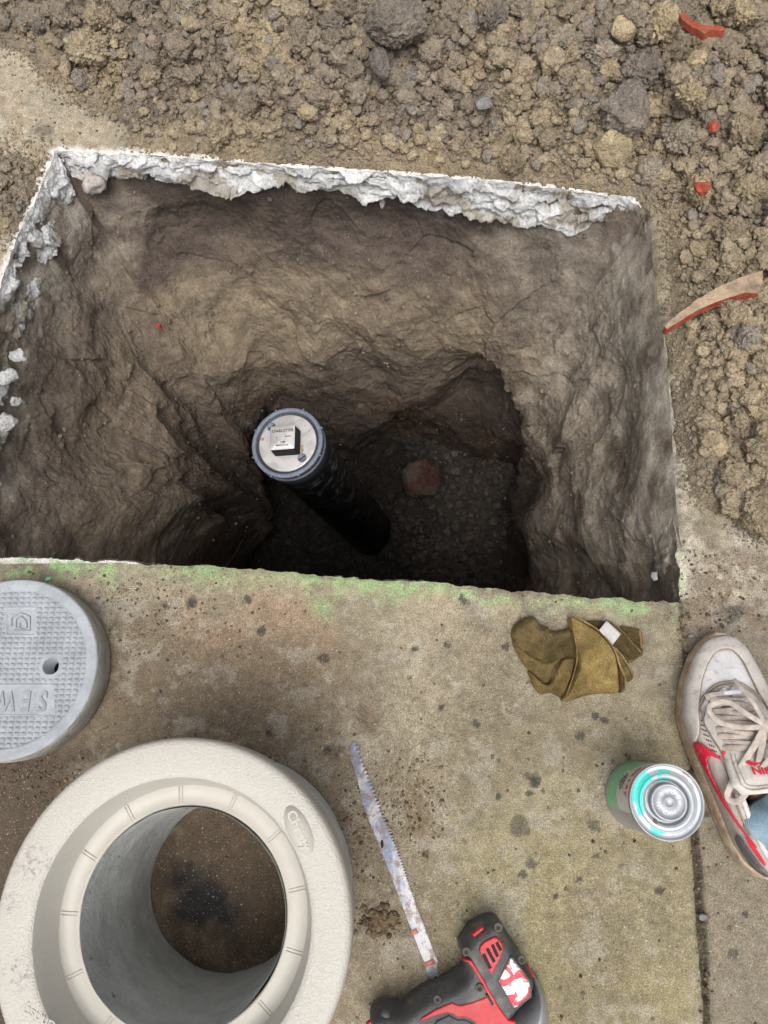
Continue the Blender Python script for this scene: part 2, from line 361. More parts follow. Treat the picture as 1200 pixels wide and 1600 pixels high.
def pave_col(P2):
    z, m, jd, jx, px, p = pave_z(P2); n = len(px); X, Y = px[:, 0], px[:, 1]
    n1 = fbm(p, 7, 5, 20); n2 = fbm(p, 25, 5, 21); n3 = fbm(p, 90, 4, 22)
    c = np.tile([0.262, 0.226, 0.162], (n, 1)); c *= (1 + 0.36 * n1 + 0.34 * n2 + 0.26 * n3)[:, None]
    c = lerp(c, [0.25, 0.215, 0.11], 0.8 * sst(980, 1350, Y) * sst(560, 800, X) * (0.6 + 0.6 * n1).clip(0, 1))          # mossy lower right
    c = lerp(c, [0.33, 0.27, 0.18], 0.55 * (1 - sst(930, 1050, Y)) * sst(180, 420, X) * (0.6 + n2).clip(0, 1))              # pale sandy strip along the cut
    c = lerp(c, [0.40, 0.24, 0.15], 0.35 * blob(px, 430, 960, 90, p, 5) + 0.25 * blob(px, 300, 1000, 60, p, 6))
    c = lerp(c, [0.165, 0.122, 0.082], 0.85 * (1 - sst(430, 700, X + 60 * n1)) * sst(925, 1080, Y + 60 * n2))                # soil stained around the lids
    c = lerp(c, [0.075, 0.056, 0.040], 0.85 * (1 - sst(120, 260, X + 30 * n2)) * sst(1130, 1200, Y))  # soil brown, darkened to paint in the shade between lid and collar
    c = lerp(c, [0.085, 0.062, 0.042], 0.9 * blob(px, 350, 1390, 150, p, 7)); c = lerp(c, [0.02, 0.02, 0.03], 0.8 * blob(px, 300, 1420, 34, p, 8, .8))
    c = lerp(c, [0.20, 0.15, 0.095], 0.75 * blob(px, 640, 1240, 42, p, 9, .6) + 0.7 * blob(px, 655, 1290, 26, p, 10, .5)); c = lerp(c, [0.17, 0.12, 0.08], 0.7 * blob(px, 545, 1330, 60, p, 11, .8))
    for i, (x, y, r, k) in enumerate([(590, 1440, 22, .8), (575, 1120, 20, .6), (615, 1430, 14, .6), (520, 1290, 22, .6), (230, 960, 40, .4), (540, 1180, 22, .4), (905, 1060, 80, .15)]): c = lerp(c, [0.15, 0.105, 0.07], k * blob(px, x, y, r, p, 30 + i, .7))
    c = lerp(c, [0.19, 0.155, 0.105], .5 * sst(.02, .30, fbm(p, 10, 5, 24) + .5 * n3) * (Y > 930)); c = lerp(c, [0.36, 0.33, 0.27], .4 * sst(.12, .3, fbm(p, 35, 5, 25, .65)) * (Y > 930) * (1 - blob(px, 350, 1390, 190)) * sst(60, 200, X))
    # the slab beyond the joint
    rs = sst(0, 4, X - jx) * (Y > 935); c = lerp(c, np.array([0.215, 0.185, 0.145]), 0.72 * rs)
    c = lerp(c, [0.46, 0.42, 0.35], 0.75 * rs * 0 + 0.85 * sst(1040, 1062, X) * (1 - sst(900, 1010, Y + 60 * n2)) * sst(790, 850, Y) * (n2 * 1.4 + .55).clip(0, 1))
    c = lerp(c, [0.19, 0.145, 0.10], 0.8 * sst(1058, 1075, X) * (1 - sst(960, 1010, Y)) * sst(840, 870, Y) * sst(-.05, .25, n2 + .6 * n3))
    # pale powdery top left, seen through thin soil
    tl = (1 - sst(190, 300, X)) * (1 - sst(400, 700, Y)); c = lerp(c, [0.42, 0.365, 0.28], 0.8 * tl * (0.7 + 1.2 * n2).clip(0, 1))
    c = lerp(c, [0.26, 0.20, 0.13], 0.75 * tl * sst(-.1, 0.35, n2 + n3 * .7 - .05))
    # white sawn line, far, left and right
    d = np.full(n, 9.); kk = ((P2 > HR.min(0) - .03) & (P2 < HR.max(0) + .03)).all(1); d[kk] = -sdf(P2[kk], HP)[0]
    wl = (Y < 880) * (1 - sst(0.0, 0.016, d + 0.008 * n3)); c = lerp(c, [0.74, 0.71, 0.66], 0.9 * wl * (X < 1005)); c = lerp(c, [0.52, 0.47, 0.39], 0.85 * (1 - sst(0.008, 0.034, d + 0.016 * n2)) * (X >= 1005) * sst(430, 560, Y) * (Y < 935) * (0.75 + 1.4 * n2).clip(0, 1))
    # green marking paint along the near edge
    band = (1 - sst(10, 44, Y - np.interp(X, [0, 500, 1060], [866, 900, 940]) + 26 * n2 + 10 * n1)) * (Y > 860)
    on = np.clip(np.interp(X, [-80, 40, 170, 210, 240, 280, 345, 385, 440, 500, 560, 640, 700, 790, 860, 900, 1030, 1062, 1075], [.9, 1, .9, .2, .1, .6, .55, .3, .4, .8, .85, .95, .9, .55, .25, .6, .85, .5, 0]), 0, 1)
    g = band * on * sst(-0.35, 0.25, n3 + n2 * .8 + .12 * (fbm(p, 300, 2, 66))); c = lerp(c, [0.26, 0.50, 0.19], 0.62 * g)
    c = lerp(c, [0.27, 0.50, 0.20], 0.35 * blob(px, 505, 950, 26, p, 14, .8))
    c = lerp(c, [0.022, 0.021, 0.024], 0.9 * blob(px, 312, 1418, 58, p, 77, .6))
    for i, (x, y, r) in enumerate(SPOTS): c = lerp(c, [0.05, 0.046, 0.042], (0.6 if r > 8 else .8) * blob(px, x, y, r, p, 40 + i, .2))
    rr = np.random.default_rng(4)
    for i in range(110):
        x, y, r = rr.uniform(130, 1200), rr.uniform(940, 1600), 1.5 + 5 * rr.random() ** 3; k = (np.abs(X - x) < r * 2) & (np.abs(Y - y) < r * 2)
        if k.any(): c[k] = lerp(c[k], [0.06, 0.052, 0.042], (0.3 + .55 * rr.random()) * blob(px[k], x, y, r, p[k], 90 + i, .5))
    c = lerp(c, [0.045, 0.038, 0.030], 0.95 * m); c = lerp(c, [0.13, 0.105, 0.075], 0.5 * (1 - sst(4, 16, jd)) * (Y > 938))
    return np.clip(c, 0.01, 0.85), z

KEEP0.update({'pavement', 'broken_edge', 'pit_wall', 'pit_floor', 'soil_heap', 'soil_crumbs', 'gravel'})
def pavement():
    st = 0.0019; x0, x1, y0, y1 = -0.80, 0.80, -0.52, 1.24
    gx = np.arange(x0, x1 + st, st); gy = np.arange(y0, y1 + st, st); nx, ny = len(gx), len(gy)
    X, Y = np.meshgrid(gx, gy, indexing='ij'); P = np.stack([X.ravel(), Y.ravel()], 1)
    s_ = np.full(len(P), -1.0); nr = P.copy(); c0 = HR.min(0) - .02; c1 = HR.max(0) + .02; k = ((P > c0) & (P < c1)).all(1)
    sc, _ = sdf(P[k], HP); idx = np.nonzero(k)[0]; s_[idx] = sc; cl = idx[np.abs(sc) < 0.012]; a, b = sdf(P[cl], HRJ[::2]); s_[cl] = a; nr[cl] = b
    ok = (s_ < 0.75 * st).reshape(nx, ny); cell = ok[:-1, :-1] & ok[1:, :-1] & ok[:-1, 1:] & ok[1:, 1:]
    P = np.where((s_ > -0.25 * st)[:, None] & (s_ < 0.75 * st)[:, None], nr, P)
    I, J = np.nonzero(cell); a = I * ny + J; Q = np.stack([a, a + ny, a + ny + 1, a + 1], 1); used, inv = np.unique(Q.ravel(), return_inverse=True); Q = inv.reshape(-1, 4); P = P[used]
    c, z = pave_col(P); rd = -s_[used]
    z = z - 0.0018 * (1 - sst(0, .006, rd)); pq = proj(P3(P)); z = z - .010 * (1 - sst(0, .022, rd + .004 * fbm(P3(P), 60, 3, 95))) ** 2 * sst(990, 1015, pq[:, 0]) * (1 - sst(780, 880, pq[:, 1]))
    mb = MB(); mb.add(np.column_stack([P, z]), Q); n0 = len(P)
    for (ax, ay, bx, by) in ((-4, -4, 4, y0), (-4, y1, 4, 4), (-4, y0, x0, y1), (x1, y0, 4, y1)):
        mb.add([[ax, ay, 0], [bx, ay, 0], [bx, by, 0], [ax, by, 0]], [[0, 1, 2, 3]])
    c = np.vstack([c, np.tile([0.27, 0.24, 0.18], (16, 1))])
    o = mb.build('pavement', PAVE, None, True, c); tag(o, kind='structure'); return o
PV = pavement()

def broken_edge():
    T = 0.080; nz = 46; n = NU; NR = normals(gsm(HR, 10)); tz = np.linspace(0, 1, nz)
    rs = np.random.default_rng(5); fl = gsm(np.clip(far + left, 0, 1), 3)
    L = np.arange(n) / n * PER
    q = np.stack([np.repeat(L, nz), np.tile(tz * T, n), np.zeros(n * nz)], 1); q[:, :2] += np.stack([fbm(q, 45, 4, 91), fbm(q, 45, 4, 92)], 1) * .012; q[:, 0] *= .6; VA = np.column_stack([q[:, 0], q[:, 1] * 1.3, q[:, 2]])
    sd = np.stack([rs.uniform(0, PER * .6, 420), rs.uniform(0, T, 420), np.zeros(420)], 1); f1 = facet(q, sd, rs.normal(0, 0.0045, 420), np.column_stack([rs.normal(0, .34, (420, 2)), np.zeros(420)]))
    base = np.repeat(fl, nz); zt = np.tile(tz, n)
    V = np.repeat(np.column_stack([HRJ, np.zeros(n)]), nz, 0); V[:, 2] = -0.0015 - np.tile(tz * T, n)
    low = fbm(P3(np.stack([np.repeat(L, nz), np.tile(tz * T, n)], 1)), 9, 4, 31); thick = 1 + np.repeat(.34 * gsm(fbm(P3(np.stack([L, L * 0], 1)), 9, 3, 35), 3) + .16 * gsm(fbm(P3(np.stack([L, L * 0], 1)), 38, 4, 37), 2), nz)
    thick = thick * np.repeat(gsm(np.where(far > .5, np.interp(RPX[:, 0], [90, 130, 250, 460, 640, 680, 985], [.5, .70, .56, .60, .72, 1.12, 1.1]), 1.0), 6), nz)
    V[:, 2] = -0.0015 - zt * T * thick - .010 * np.repeat(gsm(right * (1 - sst(780, 880, RPX[:, 1])), 6), nz)
    off = base * (0.012 * zt + f1 * sst(0, .25, zt) + low * 0.012 * sst(0, .4, zt) + fbm(VA, 45, 5, 36, .6) * 0.008 * sst(0, .3, zt) + fbm(VA, 150, 4, 32) * 0.0022) + (1 - base) * (f1 * .25 + low * 0.004) + np.repeat(gsm(right, 8), nz) * (.010 * zt + .003 * low)
    off -= 0.028 * sst(.9, 1, zt)
    V[:, :2] += np.repeat(NR, nz, 0) * off[:, None]
    px = proj(V); whl = np.repeat(gsm(np.where(left > .5, np.interp(RPX[:, 1], [234, 500, 660, 740], [1, 1, .75, 0.15]), far * (RPX[:, 0] < 988)), 3), nz); whl = whl * np.where(np.repeat(left, nz) > .5, sst(-.32, -.05, fbm(V, 14, 4, 38)), 1)
    d = fbm(VA, 40, 5, 33, .6); d2 = fbm(VA, 16, 4, 34)
    c = np.tile([0.75, 0.755, 0.75], (len(V), 1)) * (1 + .14 * d)[:, None]; c = lerp(c, [0.34, 0.35, 0.35], 0.5 * sst(0.0, .4, d2)); c = lerp(c, [0.33, 0.27, 0.19], 0.75 * sst(.5, 1, zt) * sst(-.2, .3, d) * .8)
    c = lerp(c, [0.30, 0.25, 0.18], .75 * sst(.12, .3, fbm(V, 26, 4, 39)) * sst(.1, .4, zt)); rgt = np.repeat(gsm(right, 6), nz)
    c = lerp(c, [0.24, 0.20, 0.15], (1 - whl) * 0.95); c = lerp(c, [.34, .29, .225], rgt * .8 * (.6 + d).clip(0, 1)); c = lerp(c, [.48, .44, .37], rgt * sst(500, 600, np.repeat(RPX[:, 1], nz)) * .8 * (.4 + 2 * d).clip(0, 1))
    mb = MB(); mb.grid(V, n, nz, cu=True); o = mb.build('broken_edge', BREAK, PV, True, c); return o
broken_edge()

# ------------------------------------------------------------------ the pit
LV = np.array([-.002, -.06, -.12, -.22, -.33, -.40, -.46, -.60, -.74, -.86])
OFF = dict(far=[-.012, -.006, .016, .055, .098, .122, .118, .135, .160, .185], left=[-.010, .0, .022, .065, .110, .135, .150, .180, .205, .22],
           right=[.001, .020, .034, .052, .068, .080, .082, .075, .085, .100], near=[-.012, -.03, -.045, -.045, -.03, -.03, -.02, -.01, .0, .01])
def pit():
    nz = 330; n = NU; zz = np.linspace(LV[0], LV[-1], nz); S = {k: gsm(v, 26) for k, v in dict(far=far, left=left, right=right, near=near).items()}
    tot = sum(S.values()); off = np.zeros((n, nz))
    # the lip half way down wanders up and down
    warp = gsm(fbm(P3(np.stack([np.arange(n) / n * PER, np.zeros(n)], 1)), 5, 3, 41), 8) * 0.05
    wx = np.interp(RPX[:, 0], [100, 330, 420, 560, 680, 800, 880, 1000], [0, -.05, .0, .0, .01, .05, .06, .0]) * S['far']; warp = warp + gsm(wx, 10)
    for k, v in OFF.items():
        for i in range(n):
            off[i] += S[k][i] / tot[i] * np.interp(zz - warp[i] * np.clip((zz + .05) / -.3, 0, 1), LV[::-1], np.array(v)[::-1])
    for it in range(2): off[:, 1:-1] = (off[:, :-2] + 2 * off[:, 1:-1] + off[:, 2:]) / 4
    V = np.zeros((n, nz, 3)); Ns = np.zeros((n, nz, 2))
    sm = [gsm(HR, s) for s in (1.5, 62, 115, 150)]
    for j, z in enumerate(zz):
        t = min((-z / .62) ** .85, .999) * 3; a = int(t); f = t - a; b = sm[a] * (1 - f) + sm[min(a + 1, 3)] * f; N = normals(gsm(b, 25 + 50 * min(-z / .3, 1))); V[:, j, :2] = b; V[:, j, 2] = z; Ns[:, j] = N
    V = V.reshape(-1, 3); Ns = Ns.reshape(-1, 2); zc = V[:, 2]; dep = sst(0.02, 0.16, -zc)
    uz = np.stack([np.repeat(np.arange(n) / n * PER, nz), zc, np.zeros(len(V))], 1); rs = np.random.default_rng(8)
    # cavities scooped by the spade (position along the far wall by photo x at the rim, depth, radius, amount)
    sc = np.zeros(len(V)); rx = np.repeat(RPX[:, 0], nz); ry = np.repeat(RPX[:, 1], nz); fa = np.repeat(far, nz); le = np.repeat(left, nz); ri = np.repeat(right, nz)
    for (x, z, ax, az_, am) in ((830, -.46, 120, .15, -.045), (560, -.52, 110, .13, -.020), (330, -.52, 120, .14, -.030), (960, -.62, 80, .2, -.02), (240, -.16, 90, .06, -.012), (560, -.13, 130, .05, -.012), (820, -.17, 140, .07, -.010)):
        sc += fa * am * np.exp(-(np.hypot((rx - x) / ax, (zc - z) / az_)) ** 3)
    for (y, z, ay, az_, am) in ((430, -.62, 110, .13, -.04), (700, -.66, 90, .14, -.05), (560, -.30, 80, .09, -.015), (330, -.42, 60, .12, -.03)): sc += le * am * np.exp(-(np.hypot((ry - y) / ay, (zc - z) / az_)) ** 3)
    for (y, z, ay, az_, am) in ((560, -.52, 90, .12, -.03), (800, -.70, 90, .12, -.035), (400, -.66, 70, .12, -.02)): sc += ri * am * np.exp(-(np.hypot((ry - y) / ay, (zc - z) / az_)) ** 3)
    # cavities dug under the middle ledge
    pv = proj(V)
    for poly, am, rr_ in (([(520, 640), (575, 585), (640, 575), (690, 540), (760, 512), (830, 520), (858, 575), (876, 650), (862, 720), (828, 780), (700, 760), (560, 735)], -.072, 52), ([(286, 800), (296, 700), (318, 625), (372, 588), (402, 548), (420, 575), (520, 610), (560, 660), (556, 740), (420, 780), (370, 870), (300, 880)], -.046, 52),
                          ([(205, 850), (215, 812), (250, 800), (275, 830), (262, 875), (215, 880)], -.022, 22), ([(850, 905), (862, 862), (905, 845), (950, 880), (930, 940), (860, 940)], -.025, 25)):
        sdv, _ = sdf(pv, smooth_poly(poly, 4)); sdv = sdv + 26 * fbm(V, 12, 4, 53); sc += am * sst(0, rr_, sdv) * (zc < -.1)
    def scoops(K, Rr, am, seed):
        r2 = np.random.default_rng(seed); q2 = np.column_stack([uz[:, 0] + .25 * zc, zc]).astype(np.float32); q2 = q2 + np.stack([fbm(V, 9, 3, seed), fbm(V, 9, 3, seed + 1)], 1) * .05; s_ = np.stack([r2.uniform(-.3, PER, K), r2.uniform(-.9, 0, K)], 1).astype(np.float32); out = np.empty(len(V)); R_ = r2.uniform(.7, 1.3, K) * Rr
        for i in range(0, len(V), 20000): d2 = ((q2[i:i + 20000, None] - s_[None]) ** 2).sum(2) / R_[None] ** 2; out[i:i + 20000] = d2.min(1)
        return -am * (1 - np.clip(out, 0, 1))
    sc += scoops(70, .13, .020, 61) * sst(.05, .15, -zc) + scoops(200, .055, .006, 62)
    K = 520; sdp = np.stack([rs.uniform(0, PER, K), rs.uniform(-.9, 0, K), np.zeros(K)], 1); M = np.array([1, 1, 1.]); wv = np.stack([fbm(V, 14, 3, 44), fbm(V, 14, 3, 45), np.zeros(len(V))], 1) * .012
    fc = facet(uz + wv, sdp, rs.normal(0, .0045, K), np.column_stack([rs.normal(0, .13, (K, 2)), np.zeros(K)]))
    d = gsm_grid(off.reshape(-1), 1) + sc + dep * (fbm(V, 4.5, 4, 42) * .022 + fc * .3 + (fbm(V, 14, 4, 43, .45) * .006 + (1 - np.abs(fbm(V, 9, 3, 46, .4)) * 2) * .0022) * (1 - .5 * ri) + fbm(V, 80, 4, 47, .6) * (.0007 + .0028 * sst(-.05, .3, fbm(V, 6, 3, 54))) + np.clip(fbm(V, 160, 3, 48), 0, 1) * .004)
    V[:, :2] += Ns * d[:, None]; V[:, 2] += dep * fbm(V, 22, 3, 49) * .006
    # ---- soil colours: dark topsoil under the paving, sandy loam in the middle, dark clay below; depth shade painted last
    px = proj(V); X, Y = px[:, 0], px[:, 1]; n1 = fbm(V, 6, 5, 50); n2 = fbm(V, 20, 5, 51); n3 = fbm(V * [1, 1, 3.0], 30, 4, 52); lay = -zc + .035 * n1
    dark, mid, tan, grey, red = [0.098, 0.076, 0.064], [0.165, 0.130, 0.100], [0.25, 0.20, 0.14], [0.335, 0.29, 0.23], [0.11, 0.062, 0.038]
    c = np.tile(mid, (len(V), 1))
    c = lerp(c, dark, sst(.03, .07, lay) * (1 - sst(.19, .26, lay)) * np.clip(fa + .6 * le, 0, 1) * .95)
    c = lerp(c, tan, sst(.22, .28, lay) * (1 - sst(.36, .44, lay)) * (fa * .95 + le * .3) * (.75 + 1.0 * n2).clip(0, 1))
    c = lerp(c, dark, sst(.42, .5, lay) * .7 * (.7 + n2).clip(0, 1)); c = lerp(c, red, sst(.48, .6, lay) * .6 * (.45 + 1.6 * n1).clip(0, 1))
    c = lerp(c, grey, (ri * .8 * (1 - sst(.25, .60, lay)) + le * .35 * (1 - sst(.1, .3, lay))) * (.75 + 1.6 * n2).clip(0, 1))
    c = lerp(c, tan, (sst(.15, .45, n2)) * .28); c = lerp(c, dark, sst(.12, .45, -n2 + .3 * n3) * .6)
    c = lerp(c, [0.42, 0.395, 0.35], .7 * sst(.03, .05, -zc) * (1 - sst(.07, .17, lay)) * (ri * .7 + fa * sst(480, 700, rx) * .6 + le * .7) * sst(-.1, .3, n2 + n3 * .5))
    for (x, y, r, k, kk) in ((270, 330, 80, dark, .6), (520, 360, 110, dark, .6), (900, 470, 110, grey, .5), (980, 640, 80, grey, .5), (990, 850, 70, grey, .6), (700, 470, 90, tan, .5), (480, 640, 90, dark, .5), (110, 600, 60, mid, .5), (190, 330, 40, grey, .5), (270, 350, 60, dark, .5), (600, 380, 150, dark, .6), (440, 500, 120, tan, .55), (560, 480, 90, tan, .5), (330, 480, 60, tan, .5), (820, 400, 90, dark, .5), (760, 620, 70, dark, .6), (250, 560, 80, mid, .5), (190, 400, 35, grey, .6), (150, 700, 80, mid, .5), (930, 700, 50, tan, .4), (800, 380, 60, grey, .4)):
        c = lerp(c, k, kk * blob(px, x, y, r, V, int(x), .9))
    c = lerp(c, [.46, .42, .35], ri * .8 * (1 - sst(.015, .075, -zc)) * sst(500, 600, ry) * (.45 + 2.2 * n2).clip(0, 1)); c = lerp(c, [.36, .32, .26], ri * .5 * sst(.1, .35, fbm(V, 45, 4, 57)) * (1 - sst(.1, .5, -zc)))
    c *= (.86 + .22 * n3 + .16 * fbm(V, 110, 3, 58))[:, None]; c *= (1 - .72 * sst(.40, .72, -V[:, 2]))[:, None]  # deep walls darkened: the pit's shade painted into the soil colour
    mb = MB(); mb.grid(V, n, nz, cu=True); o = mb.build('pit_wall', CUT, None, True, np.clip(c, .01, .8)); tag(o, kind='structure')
    return V.reshape(n, nz, 3)
def gsm_grid(a, s): return a
PITV = pit()

def mound(P2):
    p = P3(P2); q = proj(P3(P2, -.8)); return -.80 + .05 * sst(600, 760, q[:, 0]) + .03 * fbm(p, 7, 4, 60) + .014 * fbm(p, 30, 4, 61, .6) - .14 * (1 - sst(440, 640, q[:, 0] + .6 * (850 - q[:, 1]))) - .08 * sst(820, 900, q[:, 1]) + .006 * np.clip(fbm(p, 120, 3, 62), 0, 1)
def pit_floor():
    lo = HR.min(0) + .02; hi = HR.max(0) - .02; st = .003; gx = np.arange(lo[0], hi[0], st); gy = np.arange(lo[1] - .05, hi[1], st); X, Y = np.meshgrid(gx, gy, indexing='ij'); P = np.stack([X.ravel(), Y.ravel()], 1)
    z = mound(P); p = P3(P); c = np.tile([0.014, 0.012, 0.010], (len(P), 1)) * (1 + 1.8 * sst(620, 720, proj(P3(P, -.8))[:, 0]))[:, None] * (1 + .5 * fbm(p, 20, 4, 63) + .3 * fbm(p, 80, 3, 64))[:, None]  # near-black colour paints in the shade of the pit bottom, lighter to the right
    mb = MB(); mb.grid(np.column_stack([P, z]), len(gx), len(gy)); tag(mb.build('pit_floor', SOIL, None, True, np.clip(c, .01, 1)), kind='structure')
pit_floor()

# ------------------------------------------------------------------ dug soil heaped on the paving
HEAP_PX = [(-200, -250), (-200, 40), (-60, 55), (40, 85), (75, 125), (120, 160), (190, 195), (205, 228), (300, 243), (400, 252), (480, 258), (560, 264), (640, 266), (740, 274), (820, 284), (930, 297), (990, 305),
           (1020, 318), (1040, 345), (1046, 420), (1052, 500), (1062, 600), (1066, 700), (1082, 775), (1130, 800), (1165, 830), (1205, 850), (1330, 870), (1400, 800), (1400, -250)]
PATCH_PX = [(-60, 235), (30, 245), (62, 262), (48, 315), (22, 362), (-60, 375)]
HEAP = unp(HEAP_PX)[:, :2]; PATCH = unp(PATCH_PX)[:, :2]
def heap_z(P2, fine=True):
    p = P3(P2); a, _ = sdf(P2, HEAP); b, _ = sdf(P2, PATCH); px = proj(p)
    a2 = a + .012 * fbm(p, 14, 4, 70); z = .004 + .016 * sst(-.005, .03, a2) + .050 * sst(.02, .17, a) + .05 * sst(.12, .42, a)
    z = z + sst(0, .06, a) * (.034 * fbm(p, 8, 4, 71) + .016 * fbm(p, 22, 4, 72, .6))
    z = np.where(a2 < 0, a2 * .6, z * sst(-.001, .012, a2) + 0)
    b2 = b + .010 * fbm(p, 25, 4, 73); zb = np.where(b2 < 0, b2 * .6, .007 * sst(0, .012, b2)); z = np.maximum(z, zb)
    if fine: z = z + sst(-.002, .008, np.maximum(a2, b2)) * (.010 * np.abs(fbm(p, 55, 4, 74)) + .008 * np.abs(fbm(p, 28, 4, 77)) + .005 * np.clip(fbm(p, 170, 3, 75), -.3, 1) + .003 * fbm(p, 110, 4, 76))
    return z
def soil_tint(p, px):
    n1 = fbm(p, 6, 4, 80); n2 = fbm(p, 25, 4, 81); X, Y = px[:, 0], px[:, 1]
    c = np.tile([0.325, 0.262, 0.180], (len(p), 1)); dk = [0.225, 0.188, 0.145]
    c = lerp(c, dk, (.85 * sst(.0, .3, n1 + .55 * blob(px, 640, 60, 170) + .4 * blob(px, 830, 170, 160) - .05 + .3 * n2)).clip(0, 1))
    c = lerp(c, [0.35, 0.275, 0.175], .6 * sst(.1, .4, n2) * (1 - sst(.1, .4, n1)))
    c = lerp(c, [0.32, 0.26, 0.18], .5 * sst(1000, 1100, X)); return c * (1 + .15 * n2)[:, None]
def soil_heap():
    st = .0022; x0, x1, y0, y1 = -.86, .86, -.05, 1.30; gx = np.arange(x0, x1, st); gy = np.arange(y0, y1, st); nx, ny = len(gx), len(gy)
    X, Y = np.meshgrid(gx, gy, indexing='ij'); P = np.stack([X.ravel(), Y.ravel()], 1); a, _ = sdf(P, HEAP); b, _ = sdf(P, PATCH); h, _ = sdf(P, HR[::12])
    ok = ((np.maximum(a, b) > -.012) & (h < -.001)).reshape(nx, ny); cell = ok[:-1, :-1] & ok[1:, :-1] & ok[:-1, 1:] & ok[1:, 1:]; I, J = np.nonzero(cell); k = I * ny + J
    Q = np.stack([k, k + ny, k + ny + 1, k + 1], 1); used, inv = np.unique(Q.ravel(), return_inverse=True); P = P[used]; z = heap_z(P) - .001
    z = z - .02 * (1 - sst(.0, .006, -h[used]))
    p = P3(P); c = soil_tint(p, proj(p)) * (1 - .2 * sst(.01, .06, sdf(P, HEAP)[0]))[:, None]; mb = MB(); mb.add(np.column_stack([P, z]), inv.reshape(-1, 4)); tag(mb.build('soil_heap', SOIL, None, True, np.clip(c, .01, 1)), kind='structure')  # base soil darkened to paint shade into the gaps between clods
soil_heap()

# ------------------------------------------------------------------ clods, crumbs and chips
def ico(n):
    bm = bmesh.new(); bmesh.ops.create_icosphere(bm, subdivisions=n, radius=1); V = np.array([v.co[:] for v in bm.verts]); T = np.array([[v.index for v in f.verts] for f in bm.faces]); bm.free(); return V, T
def clod_shape(n, seed, rough=.25, ang=.5, fine=.06):
    V, T = ico(n); rs = np.random.default_rng(seed); o = rs.uniform(0, 50, 3); q = V + o
    k = 14; sd = rs.normal(0, 1, (k, 3)); sd /= np.linalg.norm(sd, axis=1)[:, None]; h = rs.uniform(.62, .95, k)
    r = np.ones(len(V)); pl = (V @ sd.T); rr = np.where(pl > .15, h / np.maximum(pl, .15), 9).min(1); r = r * (1 - ang) + ang * np.minimum(rr, 1.15)
    r = r + rough * fbm(q, 1.6, 4, seed % 97) + (fine * 1.6 * (np.abs(fbm(q, 4, 3, seed % 89)) - .1) + fine * 1.3 * np.clip(fbm(q, 9, 3, seed % 83), -.25, 1) + fine * .8 * fbm(q, 20, 2, seed % 71) if n > 2 else 0)
    V = V * r[:, None] * rs.uniform(.72, 1.15, 3); return V, T
def rotm(rs, n):
    q = rs.normal(0, 1, (n, 4)); q /= np.linalg.norm(q, axis=1)[:, None]; w_, x, y, z = q.T
    return np.stack([np.stack([1 - 2 * (y * y + z * z), 2 * (x * y - z * w_), 2 * (x * z + y * w_)], 1), np.stack([2 * (x * y + z * w_), 1 - 2 * (x * x + z * z), 2 * (y * z - x * w_)], 1), np.stack([2 * (x * z - y * w_), 2 * (y * z + x * w_), 1 - 2 * (x * x + y * y)], 1)], 1)
class Scatter:
    def __init__(s): s.V = []; s.T = []; s.C = []; s.n = 0
    def add(s, pos, r, cols, lvl, rs, protos, squash=.8):
        PR = [clod_shape(lvl, 1000 + 37 * lvl + i, .42, .45, .24) for i in range(protos)]; which = rs.integers(0, protos, len(pos)); Rm = rotm(rs, len(pos))
        for i in range(protos):
            m = which == i
            if not m.any(): continue
            V, T = PR[i]; W = np.einsum('nij,vj->nvi', Rm[m], V) * r[m][:, None, None]; W[:, :, 2] *= squash; W += pos[m][:, None, :]; k = m.sum(); nv = len(V)
            s.V.append(W.reshape(-1, 3)); s.T.append((T[None] + (np.arange(k) * nv)[:, None, None]).reshape(-1, 3) + s.n); s.C.append(np.repeat(cols[m], nv, 0)); s.n += k * nv
    def build(s, name, m, kind='stuff', label=None, cat=None):
        o = mk(name, np.vstack(s.V), np.vstack(s.T), m, None, True, np.vstack(s.C)); tag(o, label, cat, None, kind); return o
